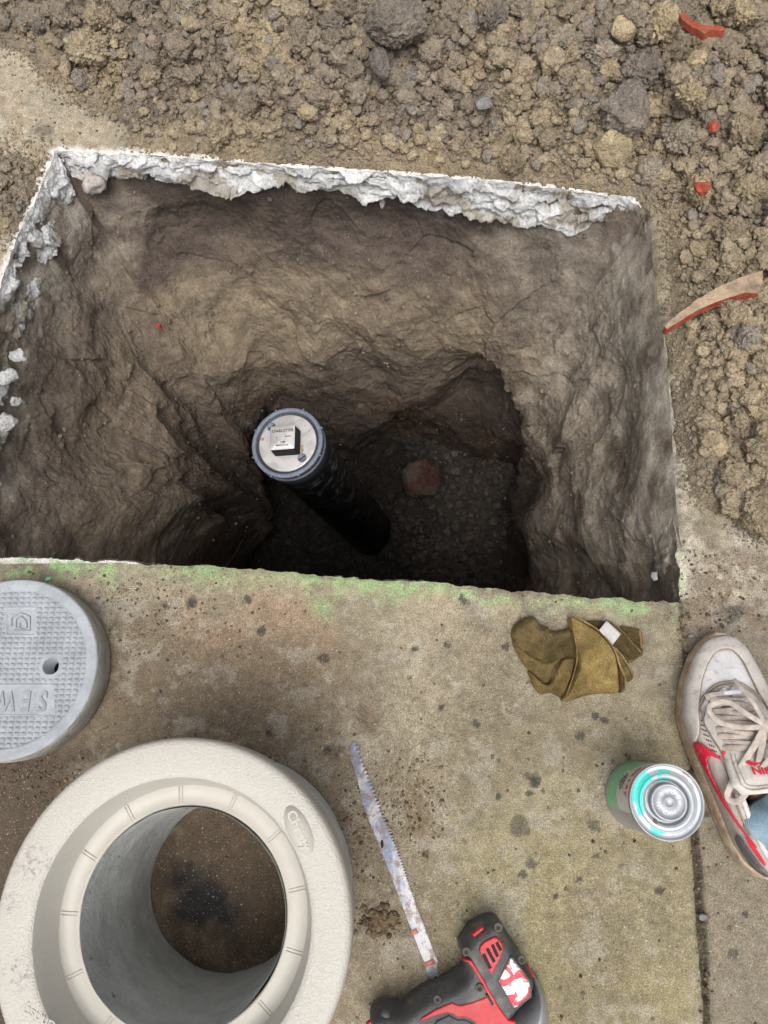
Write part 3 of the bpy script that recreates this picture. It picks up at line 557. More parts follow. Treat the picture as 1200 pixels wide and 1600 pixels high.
def crumbs():
    rs = np.random.default_rng(21); S = Scatter()
    def place(n, rlo, rhi, pw, lvl, protos, wt, sink=.15):
        n = int(n * 1.42); px = np.column_stack([rs.uniform(-170, 1400, n), rs.uniform(-170, 900, n)]); P = unp(px)[:, :2]; a, _ = sdf(P, HEAP); b, _ = sdf(P, PATCH); h, _ = sdf(P, HR[::12])
        r = rlo + (rhi - rlo) * rs.random(n) ** pw; dens = wt(px, np.maximum(a, b * .3), r); k = (rs.random(n) < dens) & (h < -r * .5 - .001); P = P[k]; r = r[k]; px = px[k]
        z = np.maximum(heap_z(P, False), 0) + .004 * sst(.002, .02, np.maximum(a[k], b[k])) + r * (.42 + .28 * sst(.004, .010, r) - sink); p = P3(P); c = soil_tint(p, px) * (rs.uniform(.85, 1.15, len(P)) * (1 + .18 * sst(.004, .009, r)))[:, None]; t = rs.random(len(P)); c = lerp(c, [.40, .32, .20], (t > .95) * .7); c = lerp(c, [.26, .24, .215], (t < .08) * .7)  # larger clods lightened, so they look lit against the darkened gaps
        S.add(np.column_stack([P, z]), r, c, lvl, rs, protos)
    up = lambda px: 1 - sst(120, 300, px[:, 1])
    big = lambda px, a, r: sst(.0, .03, a) * (.40 + .60 * np.maximum(up(px) * sst(80, 600, px[:, 0] + 200 * (px[:, 1] < 60)), sst(1080, 1140, px[:, 0])))
    place(80000, .0011, .0030, 1.3, 1, 6, lambda px, a, r: sst(-.035, .004, a) ** 2 * .95 + .003 * (a < 0) * (px[:, 1] < 860))
    place(20000, .0028, .0060, 1.4, 2, 8, lambda px, a, r: sst(-.012, .008, a) ** 2)
    place(17000, .0045, .0110, 1.5, 3, 10, lambda px, a, r: big(px, a, r), .1)
    place(2600, .0095, .0200, 1.9, 4, 10, lambda px, a, r: big(px, a - .01, r) ** 2 * .8, .1)
    # thin scatter on the paving by the pit and under the tools
    def thin(n, f, rlo=.0008, rhi=.0028):
        px = f(n); P = unp(px)[:, :2]; h, _ = sdf(P, HR[::12]); r = rlo + (rhi - rlo) * rs.random(len(P)) ** 3; k = h < -.002; P = P[k]; r = r[k]; z = r * .4
        c = np.tile([.19, .145, .095], (len(P), 1)) * rs.uniform(.5, 1.4, len(P))[:, None]; S.add(np.column_stack([P, z]), r, c, 1, rs, 6)
    thin(700, lambda n: np.column_stack([rs.uniform(60, 1200, n), rs.uniform(930, 1600, n)]))
    thin(500, lambda n: np.column_stack([rs.normal(230, 90, n), rs.normal(960, 60, n)])); thin(350, lambda n: np.column_stack([rs.normal(640, 30, n), rs.normal(1250, 35, n)])); thin(300, lambda n: np.column_stack([rs.normal(545, 18, n), rs.normal(1330, 70, n)]))
    thin(260, lambda n: np.column_stack([rs.normal(590, 14, n), rs.normal(1440, 12, n)]), .001, .005); thin(180, lambda n: np.column_stack([rs.uniform(1060, 1200, n), rs.uniform(860, 990, n)])); thin(250, lambda n: np.column_stack([rs.uniform(-40, 200, n), rs.uniform(100, 300, n)]))
    thin(260, lambda n: (lambda y: np.column_stack([np.interp(y, [985, 1600], [1067, 1105]) + rs.normal(0, 4, n), y]))(rs.uniform(950, 1620, n)), .001, .0035); thin(300, lambda n: np.column_stack([rs.normal(640, 30, n) * 0 + rs.uniform(-20, 130, n), rs.uniform(1180, 1260, n)]))
    # pit floor crumbs, pit shade painted into their colour, lightest far right
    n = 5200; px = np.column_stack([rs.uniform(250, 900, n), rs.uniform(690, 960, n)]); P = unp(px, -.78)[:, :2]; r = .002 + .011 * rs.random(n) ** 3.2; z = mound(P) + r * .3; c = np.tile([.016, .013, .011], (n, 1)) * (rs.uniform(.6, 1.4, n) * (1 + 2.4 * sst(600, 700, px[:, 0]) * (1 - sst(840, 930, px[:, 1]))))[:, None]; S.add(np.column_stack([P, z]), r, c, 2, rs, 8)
    # crumbs caught on the walls
    n = 9000; i = rs.integers(0, NU, n); j = rs.integers(25, 330, n); P = PITV[i, j]; px = proj(P); keep = rs.random(n) < .10 + .90 * np.maximum(np.exp(-((px[:, 0] - 480) / 200) ** 2 - ((px[:, 1] - 480) / 60) ** 2), .3 * (px[:, 0] > 900)); P = P[keep]; r = .0009 + .0050 * rs.random(len(P)) ** 4
    nr = normals(gsm(HR, 25))[i[keep]]; P = P + np.column_stack([nr * r[:, None] * .2, np.zeros(len(P))]); c = np.tile([.27, .22, .16], (len(P), 1)) * rs.uniform(.65, 1.25, len(P))[:, None] * (1 - .45 * sst(.35, .6, -P[:, 2]))[:, None]; S.add(P, r, c, 1, rs, 6, 1)  # deeper crumbs darkened along with the wall's painted shade
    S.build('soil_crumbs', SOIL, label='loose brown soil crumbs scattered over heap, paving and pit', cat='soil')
crumbs()
CRUMB_END = True
# ------------------------------------------------------------------ single lumps of soil, stone, concrete and tile
def lump(name, label, cat, group, x, y, r, col, z=None, lvl=5, seed=0, sx=1, sy=1, sz=.9, rz=0, rough=.34, ang=.45, fine=.2, m=None, colvar=.3, tip=None, depth=None):
    """x, y: photo position; r: radius in photo pixels"""
    P2 = unp([[x, y]], 0 if z is None else z)[:, :2]
    if z is None:
        for _ in range(3): z0 = max(float(heap_z(P2, False)[0]), 0.0); rw = r * (CAMH - z0) / .94 / F; P2 = unp([[x, y]], z0 + rw * .5)[:, :2]
        zc = z0 + rw * .62 * sz
    else: rw = r * (CAMH - z) / .96 / F; zc = z
    V, T = clod_shape(lvl, seed + 500, rough, ang, fine); V = V / np.abs(V).max(0).mean(); V = V * [sx, sy, sz] * rw; c_, s_ = math.cos(rz), math.sin(rz); V = V @ np.array([[c_, s_, 0], [-s_, c_, 0], [0, 0, 1]])
    V = V + [P2[0, 0], P2[0, 1], zc]; n1 = fbm(V, 30, 4, seed); c = np.tile(col, (len(V), 1)) * (1 + colvar * n1 * 1.5 + .25 * fbm(V, 150, 3, seed + 1))[:, None]
    if tip is not None: c = lerp(c, tip, sst(-.05, .15, n1))
    return tag(mk(name, V, T, m or SOIL, None, True, np.clip(c, .01, .9)), label, cat, group)
TAN, BRN, DRK, GRY = [.45, .36, .23], [.35, .285, .195], [.24, .205, .17], [.32, .275, .21]
G = 'large clods on the soil heap'
for i, (x, y, r, c, lab, kw) in enumerate([
    (135, 76, 41, BRN, 'biggest round brown clod in the upper left of the heap, above the pale bare patch', {}),
    (152, 30, 29, BRN, 'tan brown clod resting behind the biggest round clod, top left', dict(sy=1.2)),
    (62, 38, 22, DRK, 'dark knobbly clod left of the biggest round clod', {}),
    (234, 118, 24, BRN, 'rounded brown clod just right of the biggest round clod', dict(sy=1.25)),
    (128, 126, 20, DRK, 'low brown clod directly below the biggest round clod, at the bare patch', {}),
    (296, 36, 16, TAN, 'small smooth ochre stone near the top edge, left of the dark clump', dict(rough=.12, fine=.02)),
    (342, 207, 27, BRN, 'lone oval brown clod above the left half of the white concrete edge', dict(sy=1.3)),
    (618, 38, 52, DRK, 'largest dark purplish clump of clay at the top centre of the heap', dict(sx=1.35, fine=.1)),
    (520, 40, 30, DRK, 'dark clay clod beside the left side of the largest dark clump', {}),
    (592, 100, 30, [.19, .165, .15], 'smooth dark spade cut clay slab below the largest dark clump', dict(sx=.6, sy=1.2, fine=.05, rz=.5)),
    (437, 100, 26, DRK, 'ragged grey brown clod standing in the middle left of the heap', dict(sy=1.3)),
    (482, 178, 18, TAN, 'small pale yellow clod midway above the white concrete edge', {}),
    (300, 8, 30, GRY, 'grey brown clod cut by the top edge of the photo, left of centre', {}),
    (770, 28, 34, DRK, 'dark brown clod at the top edge, right of the largest dark clump', {}),
    (756, 159, 17, [.30, .285, .27], 'flat grey stone chip lying in the middle of the heap', dict(rough=.1, fine=.01, sz=.5)),
    (687, 210, 22, BRN, 'rounded brown clod above the right half of the white concrete edge', {}),
    (800, 254, 25, BRN, 'brown clod touching the white concrete edge', dict(sx=1.1)),
    (876, 65, 30, GRY, 'grey brown rough clod left of the small angular tan stone', {}),
    (975, 44, 21, TAN, 'small angular tan stone between two big clods near the top right', dict(rough=.14, fine=.02, ang=.7)),
    (1036, 38, 35, TAN, 'squarish tan clod left of the red tile piece at the top', dict(rough=.2)),
    (945, 88, 31, GRY, 'wide grey tan clod below the small angular tan stone', dict(sx=1.1)),
    (1000, 112, 42, DRK, 'big dark clod below the squarish tan clod', dict(sy=1.1)),
    (978, 176, 44, [.245, .21, .175], 'smooth faced dark clod split by spade cuts, above the flat tan block', dict(sx=1.3, rz=.7, fine=.09, rough=.4)),
    (955, 237, 41, [.39, .32, .20], 'flat angular tan block above the right end of the white concrete edge', dict(sy=.72, rz=-.25, ang=.75, rough=.16, fine=.03)),
    (1088, 92, 24, TAN, 'tan clod directly below the red tile piece at the top', dict(sy=1.2)),
    (1080, 148, 31, TAN, 'rounded pale tan clod below two other tan clods', dict(sy=.9)),
    (1160, 20, 28, TAN, 'tan clod right of the red tile piece, near the top right corner', {}),
    (1165, 215, 36, BRN, 'large brown clod right of the small dark red chip', {}),
    (1090, 302, 30, TAN, 'round tan clod carrying a broken red chip near the pit corner', {}),
    (1060, 215, 32, GRY, 'grey clod left of the small dark red chip', dict(sx=1.2)),
    (1180, 470, 22, BRN, 'clod against the right end of the long red tile shard', {}),
    (1178, 300, 30, BRN, 'brown clod at the right edge, level with the broken red chip', {}),
    (1140, 365, 30, BRN, 'soft brown clod between the broken red chip and the long tile shard', {}),
    (1182, 802, 33, BRN, 'largest clod at the lower end of the right hand heap', dict(sy=1.1)),
    (1146, 783, 22, BRN, 'smaller clod beside the largest clod at the lower end of the heap', dict(sy=1.2)),
    (1190, 700, 26, BRN, 'clod at the right edge above the largest lower clod', {}),
    (1120, 700, 20, TAN, 'tan clod in the middle of the right hand heap strip', {}),
    (1015, 268, 26, GRY, 'dull grey clod between the flat tan block and the pit corner', {})]):
    lump('soil_clod', lab, 'clod', G, x, y, r, c, seed=i * 7 + 3, lvl=5 if r > 24 else 4, **kw)
lump('stone', 'dark red rough stone standing on the pit floor right of the black pipe', 'stone', None, 655, 745, 27, [.055, .027, .022], z=-.735, sy=1.35, sz=1.3, ang=.7, rough=.2, fine=.03, seed=3, tip=[.06, .046, .036])
CH = 'white concrete chips round the pit'
for i, (x, y, r, z, lab, kw) in enumerate([
    (148, 284, 27, -.040, 'largest pinkish white concrete chunk wedged in the upper left pit corner', dict(sx=1.1)),
    (597, 312, 11, -.075, 'pointed white concrete chip hanging under the middle of the far edge', dict(sy=1.5, sx=.8)),
    (922, 395, 9, -.150, 'brightest small white chip on the wall below the right end of the far edge', {}),
    (880, 372, 10, -.110, 'white chip just under the far concrete edge, near its right end', dict(sx=1.4)),
    (874, 410, 6, -.150, 'tiny pale blue white chip left of the brightest small chip', {}),
    (918, 356, 8, -.095, 'small grey white chip touching the underside of the far edge', {}),
    (28, 556, 14, -.02, 'grey white concrete piece on the left rim, upper one of the loose row', dict(sy=1.2)),
    (13, 590, 16, -.02, 'broad grey white concrete piece on the left rim below the upper one', {}),
    (26, 628, 11, -.03, 'small rounded concrete piece on the left rim, middle of the loose row', {}),
    (8, 660, 17, -.02, 'lowest large concrete piece on the left rim, cut by the photo edge', dict(sy=1.2)),
    (1022, 900, 7, -.01, 'little pale grey stone inside the near right corner of the pit', {})]):
    lump('concrete_chip', lab, 'chip', CH, x, y, r, [.46, .46, .455], z=z - .004, seed=i * 5 + 60, lvl=4, ang=.95, rough=.3, fine=.015, m=BREAK, tip=[.56, .50, .46] if i == 0 else None, **kw)
for i, (x, y, r, lab) in enumerate([(1080, 994, 4, 'rounded pale pebble in the paving joint above the shoe toe'), (1098, 1433, 5, 'small grey pebble lying in the paving joint below the can'), (1156, 822, 5, 'small grey stone at the foot of the right hand heap')]):
    lump('pebble', lab, 'pebble', 'pebbles on the paving', x, y, r, [.36, .36, .36], z=.003, seed=i + 90, lvl=3, rough=.1, fine=.01, m=BREAK)
lump('soil_crumb', 'flat brown lump of soil on the paving between the cream ring and the saw', 'clod', None, 592, 1441, 15, [.17, .115, .07], z=.002, sz=.35, seed=81)
lump('soil_crumb', 'smaller brown lump of soil beside the flat lump left of the saw', 'clod', None, 614, 1435, 9, [.20, .145, .09], z=.002, sz=.35, seed=82)

TILE = m_plain('terracotta', (.36, .075, .042), .85, .2, var=.3, vs_=90, bump=.003, bs=350, dirt=.6, dirtc=(.28, .21, .15), ds=60)
DUST = m_plain('dusty_terracotta', (.36, .265, .185), .95, .1, var=.3, vs_=70, bump=.004, bs=260, dirt=.6, dirtc=(.10, .08, .065), ds=45)
def shard(label, px, z, th, tilt=(0, 0), top=TILE, group='terracotta pieces in the soil'):
    n0 = np.array(px, float); c0 = unp([n0.mean(0)], z)[0]; pts = []
    pl = []
    for a, b in zip(px, px[1:] + px[:1]):
        k = max(2, int(math.hypot(b[0] - a[0], b[1] - a[1]) / 3))
        for t in range(k): pl.append((a[0] + (b[0] - a[0]) * t / k, a[1] + (b[1] - a[1]) * t / k))
    P = unp(pl, z)[:, :2]; P = P + normals_s(P) * fbm(P3(P), 160, 3, int(px[0][0]))[:, None] * .0009
    bm = bmesh.new(); zt = lambda p, dz: z + dz + (p[0] - c0[0]) * tilt[0] + (p[1] - c0[1]) * tilt[1]
    T = [bm.verts.new((p[0], p[1], zt(p, 0))) for p in P]; B = [bm.verts.new((p[0] + .002, p[1], zt(p, -th))) for p in P]
    f = bm.faces.new(T); g = bm.faces.new(B[::-1]); n = len(P); sf = [bm.faces.new((T[i], B[i], B[(i + 1) % n], T[(i + 1) % n])) for i in range(n)]
    bmesh.ops.recalc_face_normals(bm, faces=bm.faces); 
    for q in [f] + sf: q.material_index = 1 if q is f and top is not TILE else 0
    for v in bm.verts: v.co -= Vector(c0)
    me = bpy.data.meshes.new('tile_shard'); bm.to_mesh(me); bm.free(); me.materials.append(TILE); me.materials.append(top)
    o = bpy.data.objects.new('tile_shard', me); COL.objects.link(o); o.location = c0; bv = o.modifiers.new('bevel', 'BEVEL'); bv.width = .0008; bv.segments = 2; bv.limit_method = 'ANGLE'; return tag(o, label, 'tile piece', group)
def normals_s(P):
    t = np.roll(P, -1, 0) - np.roll(P, 1, 0); t /= np.linalg.norm(t, axis=1)[:, None] + 1e-9; return np.stack([t[:, 1], -t[:, 0]], 1)
shard('long curved terracotta shard, dusty on top with a bright orange edge, right of the pit', [(1041, 503), (1062, 486), (1090, 466), (1122, 449), (1160, 435), (1187, 429), (1188, 448), (1182, 462), (1162, 460), (1146, 464), (1118, 472), (1088, 484), (1062, 499), (1046, 508)], .066, .017, (.10, .10), DUST)
shard('orange red tile piece among tan clods near the top right corner', [(1064, 14), (1074, 10), (1080, 30), (1098, 38), (1130, 40), (1132, 48), (1108, 50), (1098, 60), (1078, 44), (1066, 30)], .150, .012, (-.1, -.3))
for lab, x, y, r, z, kw in (('small dark red chip in the upper right of the heap', 1114, 198, 12, .112, dict(sy=1.0, seed=5)), ('broken red chip with a pointed corner on a round tan clod', 1098, 294, 17, .086, dict(sy=.85, seed=12))):
    lump('tile_shard', lab, 'tile piece', 'terracotta pieces in the soil', x, y, r, [.5, .1, .06], z=z, m=TILE, lvl=4, ang=.9, rough=.3, fine=.05, **kw)
shard('tiny bright red chip stuck in the left slope of the pit', [(243, 504), (249, 503), (250, 512), (245, 514)], -.20, .01, (0, -.5))

# ------------------------------------------------------------------ black standpipe with its cleanout plug
ABS = NM('black_plastic', .42, .45); _c = ABS.mix(ABS.ramp(ABS.noise(34, 7, .75, ABS.stretch(1.0, 1.0, 1.5, .9)), .50, .66, 0, .75), (.012, .013, .016), (.34, .35, .38)); ABS.bump(ABS.noise(90, 4), .0008); ABS = ABS.out(_c)
RING = m_plain('scuffed_grey_plastic', (.125, .14, .18), .5, .4, var=.2, vs_=120, bump=.0005)
PLUG = NM('primer_smeared_plug', .38, .5, .25); _c = PLUG.mix(PLUG.ramp(PLUG.noise(28, 5, .6, None, 1.2), .42, .62, 0, .55), (.46, .44, .43), (.27, .25, .26)); _c = PLUG.mix(PLUG.ramp(PLUG.noise(70, 5, .7), .60, .74, 0, .75), _c, (.22, .16, .12)); PLUG.bump(PLUG.noise(110, 3), .0006); PLUG = PLUG.out(_c)
INK = m_plain('black_lettering', (.015, .015, .018), .6, .2)
def standpipe():
    top = np.array(U(448, 691, -.20)); bot = np.array(U(590, 842, -.92)); A = top - bot; L = np.linalg.norm(A); A /= L
    q = Vector((0, 0, 1)).rotation_difference(Vector(A)).to_matrix(); qn = np.array(q); at = lambda x, y, z: top + qn @ np.array([x, y, z])
    root = empty('sewer_standpipe', Vector(bot), 'black plastic pipe standing in the pit with a grey ringed pale plug on top', 'pipe')
    mb = MB(); mb.lathe(top, [(.0, -L), (.0565, -L), (.0565, -.058), (.0585, -.056), (.0588, -.030)], 96, A); mb.build('pipe', ABS, root)
    mb = MB(); mb.lathe(top, [(.0588, -.057), (.0605, -.056), (.0605, -.030), (.0600, -.006), (.0500, -.006), (.0500, -.012)], 96, A); ad = mb.build('adapter', m_plain('dark_grey_plastic', (.030, .033, .042), .45, .4, bump=.0004), root)
    mb = MB(); mb.lathe(top, [(.0600, -.0085), (.0622, -.0078), (.0626, -.005), (.0626, -.001), (.0618, 0), (.0562, 0), (.0556, -.001), (.0556, -.009)], 128, A)
    for k in range(8):
        a = k * math.pi / 4 + .35; v = np.array([[x, y, z] for x in (.061, .0655) for y in (-.0012, .0012) for z in (-.006, -.001)]); R2 = np.array([[math.cos(a), -math.sin(a), 0], [math.sin(a), math.cos(a), 0], [0, 0, 1]])
        mb.add((v @ R2.T) @ qn.T + top, [[0, 1, 3, 2], [4, 6, 7, 5], [0, 4, 5, 1], [2, 3, 7, 6], [0, 2, 6, 4], [1, 5, 7, 3]])
    mb.build('ring', RING, root); mb = MB(); mb.lathe(top, [(.0590, -.0235), (.0626, -.0225), (.0630, -.0205), (.0626, -.0185), (.0590, -.0175)], 128, A); mb.build('lower_ring', m_plain('scuffed_dark_ring', (.075, .08, .10), .5, .4, var=.3), root)
    mb = MB(); mb.lathe(top, [(.0508, -.010), (.0508, -.0042), (.0500, -.0032), (.0490, -.0030), (.0, -.0030)], 96, A); plug = mb.build('plug', PLUG, root)
    def rbox(cx, cy, w_, h_, z0, z1, r=.0025, ch=.0008):
        P = []
        for sx, sy, a0 in ((1, 1, 0), (-1, 1, 90), (-1, -1, 180), (1, -1, 270)):
            for k in range(5): a = math.radians(a0 + k * 22.5); P.append((cx + sx * (w_ / 2 - r) + r * math.cos(a), cy + sy * (h_ / 2 - r) + r * math.sin(a)))
        P = np.array(P); n = len(P); c = P.mean(0); rows = [np.column_stack([c + (P - c) * s, np.full(n, z)]) for s, z in ((1.04, z0), (1.0, z1 - ch), (1 - 2 * ch / w_, z1))]
        return P, n, rows
    P, n, rows = rbox(.0010, -.0010, .043, .042, -.003, .026); mb = MB(); mb.grid(np.concatenate(rows[:2]) @ qn.T + top, 2, n, cv=True, flip=False); boss = mb.build('square_boss', m_plain('black_boss', (.010, .010, .012), .65, .2), plug)
    mb = MB(); V = np.vstack([rows[1], rows[2], [[*rows[2][:, :2].mean(0), rows[2][0, 2]]]]); k = np.arange(n); mb.add(V @ qn.T + top, np.stack([k, (k + 1) % n, (k + 1) % n + n, k + n], 1), np.stack([k + n, (k + 1) % n + n, np.full(n, 2 * n)], 1)); mb.build('boss_top', PLUG, plug)
    for (x, y) in ((-.029, .031), (.027, -.029)):
        mb = MB(); c = at(x, y, -.003); mb.lathe(c, [(.0078, .0), (.0078, .0008), (.0070, .0012), (.0068, .0004), (.0, .0004)], 32, A); mb.build('screw', RING, plug)
        v = np.array([[sx * .0062, sy * .0009, z] for sx in (-1, 1) for sy in (-1, 1) for z in (.0003, .0009)]); a = .6; R2 = np.array([[math.cos(a), -math.sin(a), 0], [math.sin(a), math.cos(a), 0], [0, 0, 1]])
        mb = MB(); mb.add((v @ R2.T) @ qn.T + c, [[0, 1, 3, 2], [4, 6, 7, 5], [0, 4, 5, 1], [2, 3, 7, 6], [0, 2, 6, 4], [1, 5, 7, 3]]); mb.build('slot', INK, plug)
    for s, sz, dx, dy in (('CHARLOTTE®', .0070, 0, .0135), ('ABS-DWV', .0028, .011, .002), ('SI-888', .0040, .001, -.0085), ('MADE IN U.S.A.', .0040, 0, -.0145), ('4"', .0030, -.012, .001)):
        text(s, 'lettering', INK, sz, at(.0015 + dx * .88, -.0015 + dy * .9, 0.0262), q, plug, .00015, sx=.82, bold=.00008)
    mb = MB(); mb.lathe(at(.0015, -.0020, .0251), [(.0050, 0), (.0052, .0003), (.0054, 0)], 32, A); mb.build('circle_mark', RING, plug)
    # crumbs of soil on the plug
    mb = MB()
    for i in range(16):
        V, T = clod_shape(2, 40 + i, .25, .5); t = i / 16; mb.add(V * (.0008 + .0012 * random.random()) + at(.0262 + random.gauss(0, .0012), -.006 - .016 * t, -.002), T=T)
    V, T = clod_shape(2, 77); mb.add(V * .003 + at(-.045, .010, -.002), T=T); o = tag(mb.build('dried_mud', m_plain('dried_mud', (.34, .24, .13), .9, .1), plug), kind='stuff')
standpipe()

# ------------------------------------------------------------------ round concrete lid
CONC = NM('cast_concrete', .85, .25); _c = CONC.scale(CONC.mix(0.0, (.31, .33, .355), (.31, .33, .355)), CONC.ramp(CONC.noise(40, 6, .65), .3, .7, .84, 1.12)); _c = CONC.mix(CONC.ramp(CONC.vor(230), .05, .13, .6, 0), _c, (.46, .48, .51)); _c = CONC.mix(CONC.ramp(CONC.vor(75, rnd=1.0), .03, .10, .7, 0.0), _c, (.16, .16, .16)); CONC.bump(CONC.noise(350, 4, .7), .0010); CONC = CONC.out(_c)
CONB = NM('stained_concrete', .9, .2); _c = CONB.scale(CONB.mix(0.0, (.36, .34, .30), (.36, .34, .30)), CONB.ramp(CONB.noise(22, 7, .7, CONB.stretch(1, 1, 4)), .3, .7, .62, 1.15)); _c = CONB.mix(CONB.ramp(CONB.noise(130, 4, .6), .62, .70, 0, .8), _c, (.12, .115, .105)); CONB.bump(CONB.noise(200, 6, .7), .003); CONB = CONB.out(_c)
def lid():
    c = np.array(U(13, 1043, .046)); c[2] = 0; Rr = .1125; H = .046; ri = .0975
    root = empty('sewer_cover', Vector(c), 'round grey concrete box lid with waffle pattern and raised SEWER letters on the paving', 'lid')
    mb = MB(); mb.lathe(c, [(0, .0005), (Rr * .985, .0005), (Rr * 1.0, .004), (Rr * 1.012, .030), (Rr * 1.005, H - .004), (Rr * .992, H - .0012)], 160); mb.build('side', CONB, root)
    mb = MB(); mb.lathe(c, [(Rr * .992, H - .0012), (Rr * .985, H - .0002), (Rr * .97, H), (ri + .002, H), (ri + .0006, H - .0004), (ri - .001, H - .0024)], 160); mb.build('rim', CONC, root)
    st = .00075; g = np.arange(-ri - .001, ri + .001, st); X, Y = np.meshgrid(g, g, indexing='ij'); n = len(g); r = np.hypot(X, Y); px = proj(np.column_stack([X.ravel() + c[0], Y.ravel() + c[1], np.full(X.size, H)])); PX = px[:, 0].reshape(n, n); PY = px[:, 1].reshape(n, n)
    px_, py_ = .0083, .0064; fx = np.abs(((X / px_) % 1) - .5) * 2; fy = np.abs(((Y / py_) % 1) - .5) * 2; Z = .0034 * sst(0, .75, np.minimum(1 - fx, (1 - fy)))
    hb = np.array(U(78, 1041, H)); hr = np.hypot(X + c[0] - hb[0], Y + c[1] - hb[1])
    flat = ((PY > 1069) & (PY < 1119) & (PX < 84) & (PX > -62)); Z = np.where(flat, .0010, Z); Z = np.where(flat & ((PY < 1071) | (PY > 1117)), .0020, Z)
    em = (PX > 6) & (PX < 57) & (PY > 948) & (PY < 994); Z = np.where(em, .0006, Z); ed = em & ~((PX > 9.5) & (PX < 53.5) & (PY > 951) & (PY < 990.5)); Z = np.where(ed, .0020, Z)
    Z = np.where(hr < .0155, .0012, Z); P = np.column_stack([X.ravel() + c[0], Y.ravel() + c[1], (H - .0034 + Z).ravel()]); P[:, 2] += fbm(P, 220, 3, 7) * .00035
    ok = (r < ri + .0008) & (hr > .0098); cell = ok[:-1, :-1] & ok[1:, :-1] & ok[:-1, 1:] & ok[1:, 1:]; I, J = np.nonzero(cell); k = I * n + J; Q = np.stack([k, k + n, k + n + 1, k + 1], 1); us, inv = np.unique(Q.ravel(), return_inverse=True)
    mb = MB(); mb.add(P[us], inv.reshape(-1, 4)); mb.build('waffle_face', CONC, root)
    mb = MB(); mb.lathe([hb[0], hb[1], 0], [(0, .002), (.0100, .002), (.0102, H - .003), (.0108, H - .0016), (.0116, H - .0018), (.0120, H - .0028)][::-1], 48); mb.build('lift_hole', CONC, root)
    mb = MB(); mb.lathe([hb[0], hb[1], 0], [(.0101, .012), (0, .012)], 32); mb.build('hole_shade_disc', m_plain('painted_hole_shade', (.01, .01, .01), .9, .1), root)  # black disc added inside the lift hole to stand in for its shade
    LET = m_plain('raised_letters', (.25, .265, .285), .85, .2, bump=.0006)  # darker than the lid, painting the strokes' shadow into the letter colour
    for ch, x in zip('SEWER', (67, 41, 9, -22, -50)): text(ch, 'raised_letter', LET, .034, U(x, 1094, H - .0014), (0, 0, math.pi), root, .0007, sx=.70, bold=.0006)
    def seg(pts, w_=.0007): mb.tube([np.array(U(x, y, H - .0016)) for x, y in pts], w_, 6)
    mb = MB(); seg([(18, 978), (18, 966), (31, 957), (47, 963), (47, 985), (22, 985)]); seg([(25, 981), (25, 968), (33, 963), (41, 970), (42, 980), (36, 984), (30, 980), (32, 973)]); mb.build('emblem', LET, root)
lid()
tag(mk('paint_flake', *(lambda v: (v, np.array([[0, 1, 2, 3]])))(np.array([U(70, 908, .002), U(79, 906, .0045), U(80, 901, .004), U(72, 902, .002)])), m_plain('green_paint_flake', (.18, .5, .25), .8, .2)), 'small green flake of paint at the upper edge of the concrete lid', 'flake')

# ------------------------------------------------------------------ cream ringed box collar
CREAM = NM('cream_textured_plastic', .55, .4); _c = CREAM.mix(CREAM.ramp(CREAM.noise(55, 6, .75), .60, .74, 0, .55), (.40, .38, .34), (.25, .24, .22)); _c = CREAM.mix(CREAM.mul(CREAM.mul(CREAM.near(U(48, 1350, .235), .030), CREAM.mul(CREAM.near(U(28, 1520, .235), .022), CREAM.near(U(20, 1410, .235), .014), 'MAXIMUM'), 'MAXIMUM'), CREAM.ramp(CREAM.noise(170, 7, .8), .48, .66, 0, 1.0)), _c, (.10, .10, .105)); CREAM.bump(CREAM.ramp(CREAM.vor(270, 'DISTANCE_TO_EDGE', vec=CREAM.warp(.0012)), .0, .25, 0, 1), .00024); CREAM.bump(CREAM.noise(500, 2), .0002); CREAM = CREAM.out(_c)
CREAMS = m_plain('cream_smooth_plastic', (.40, .38, .338), .5, .4, var=.06, vs_=30, bump=.0003, bs=200, dirt=.25, dirtc=(.32, .29, .25), ds=60)
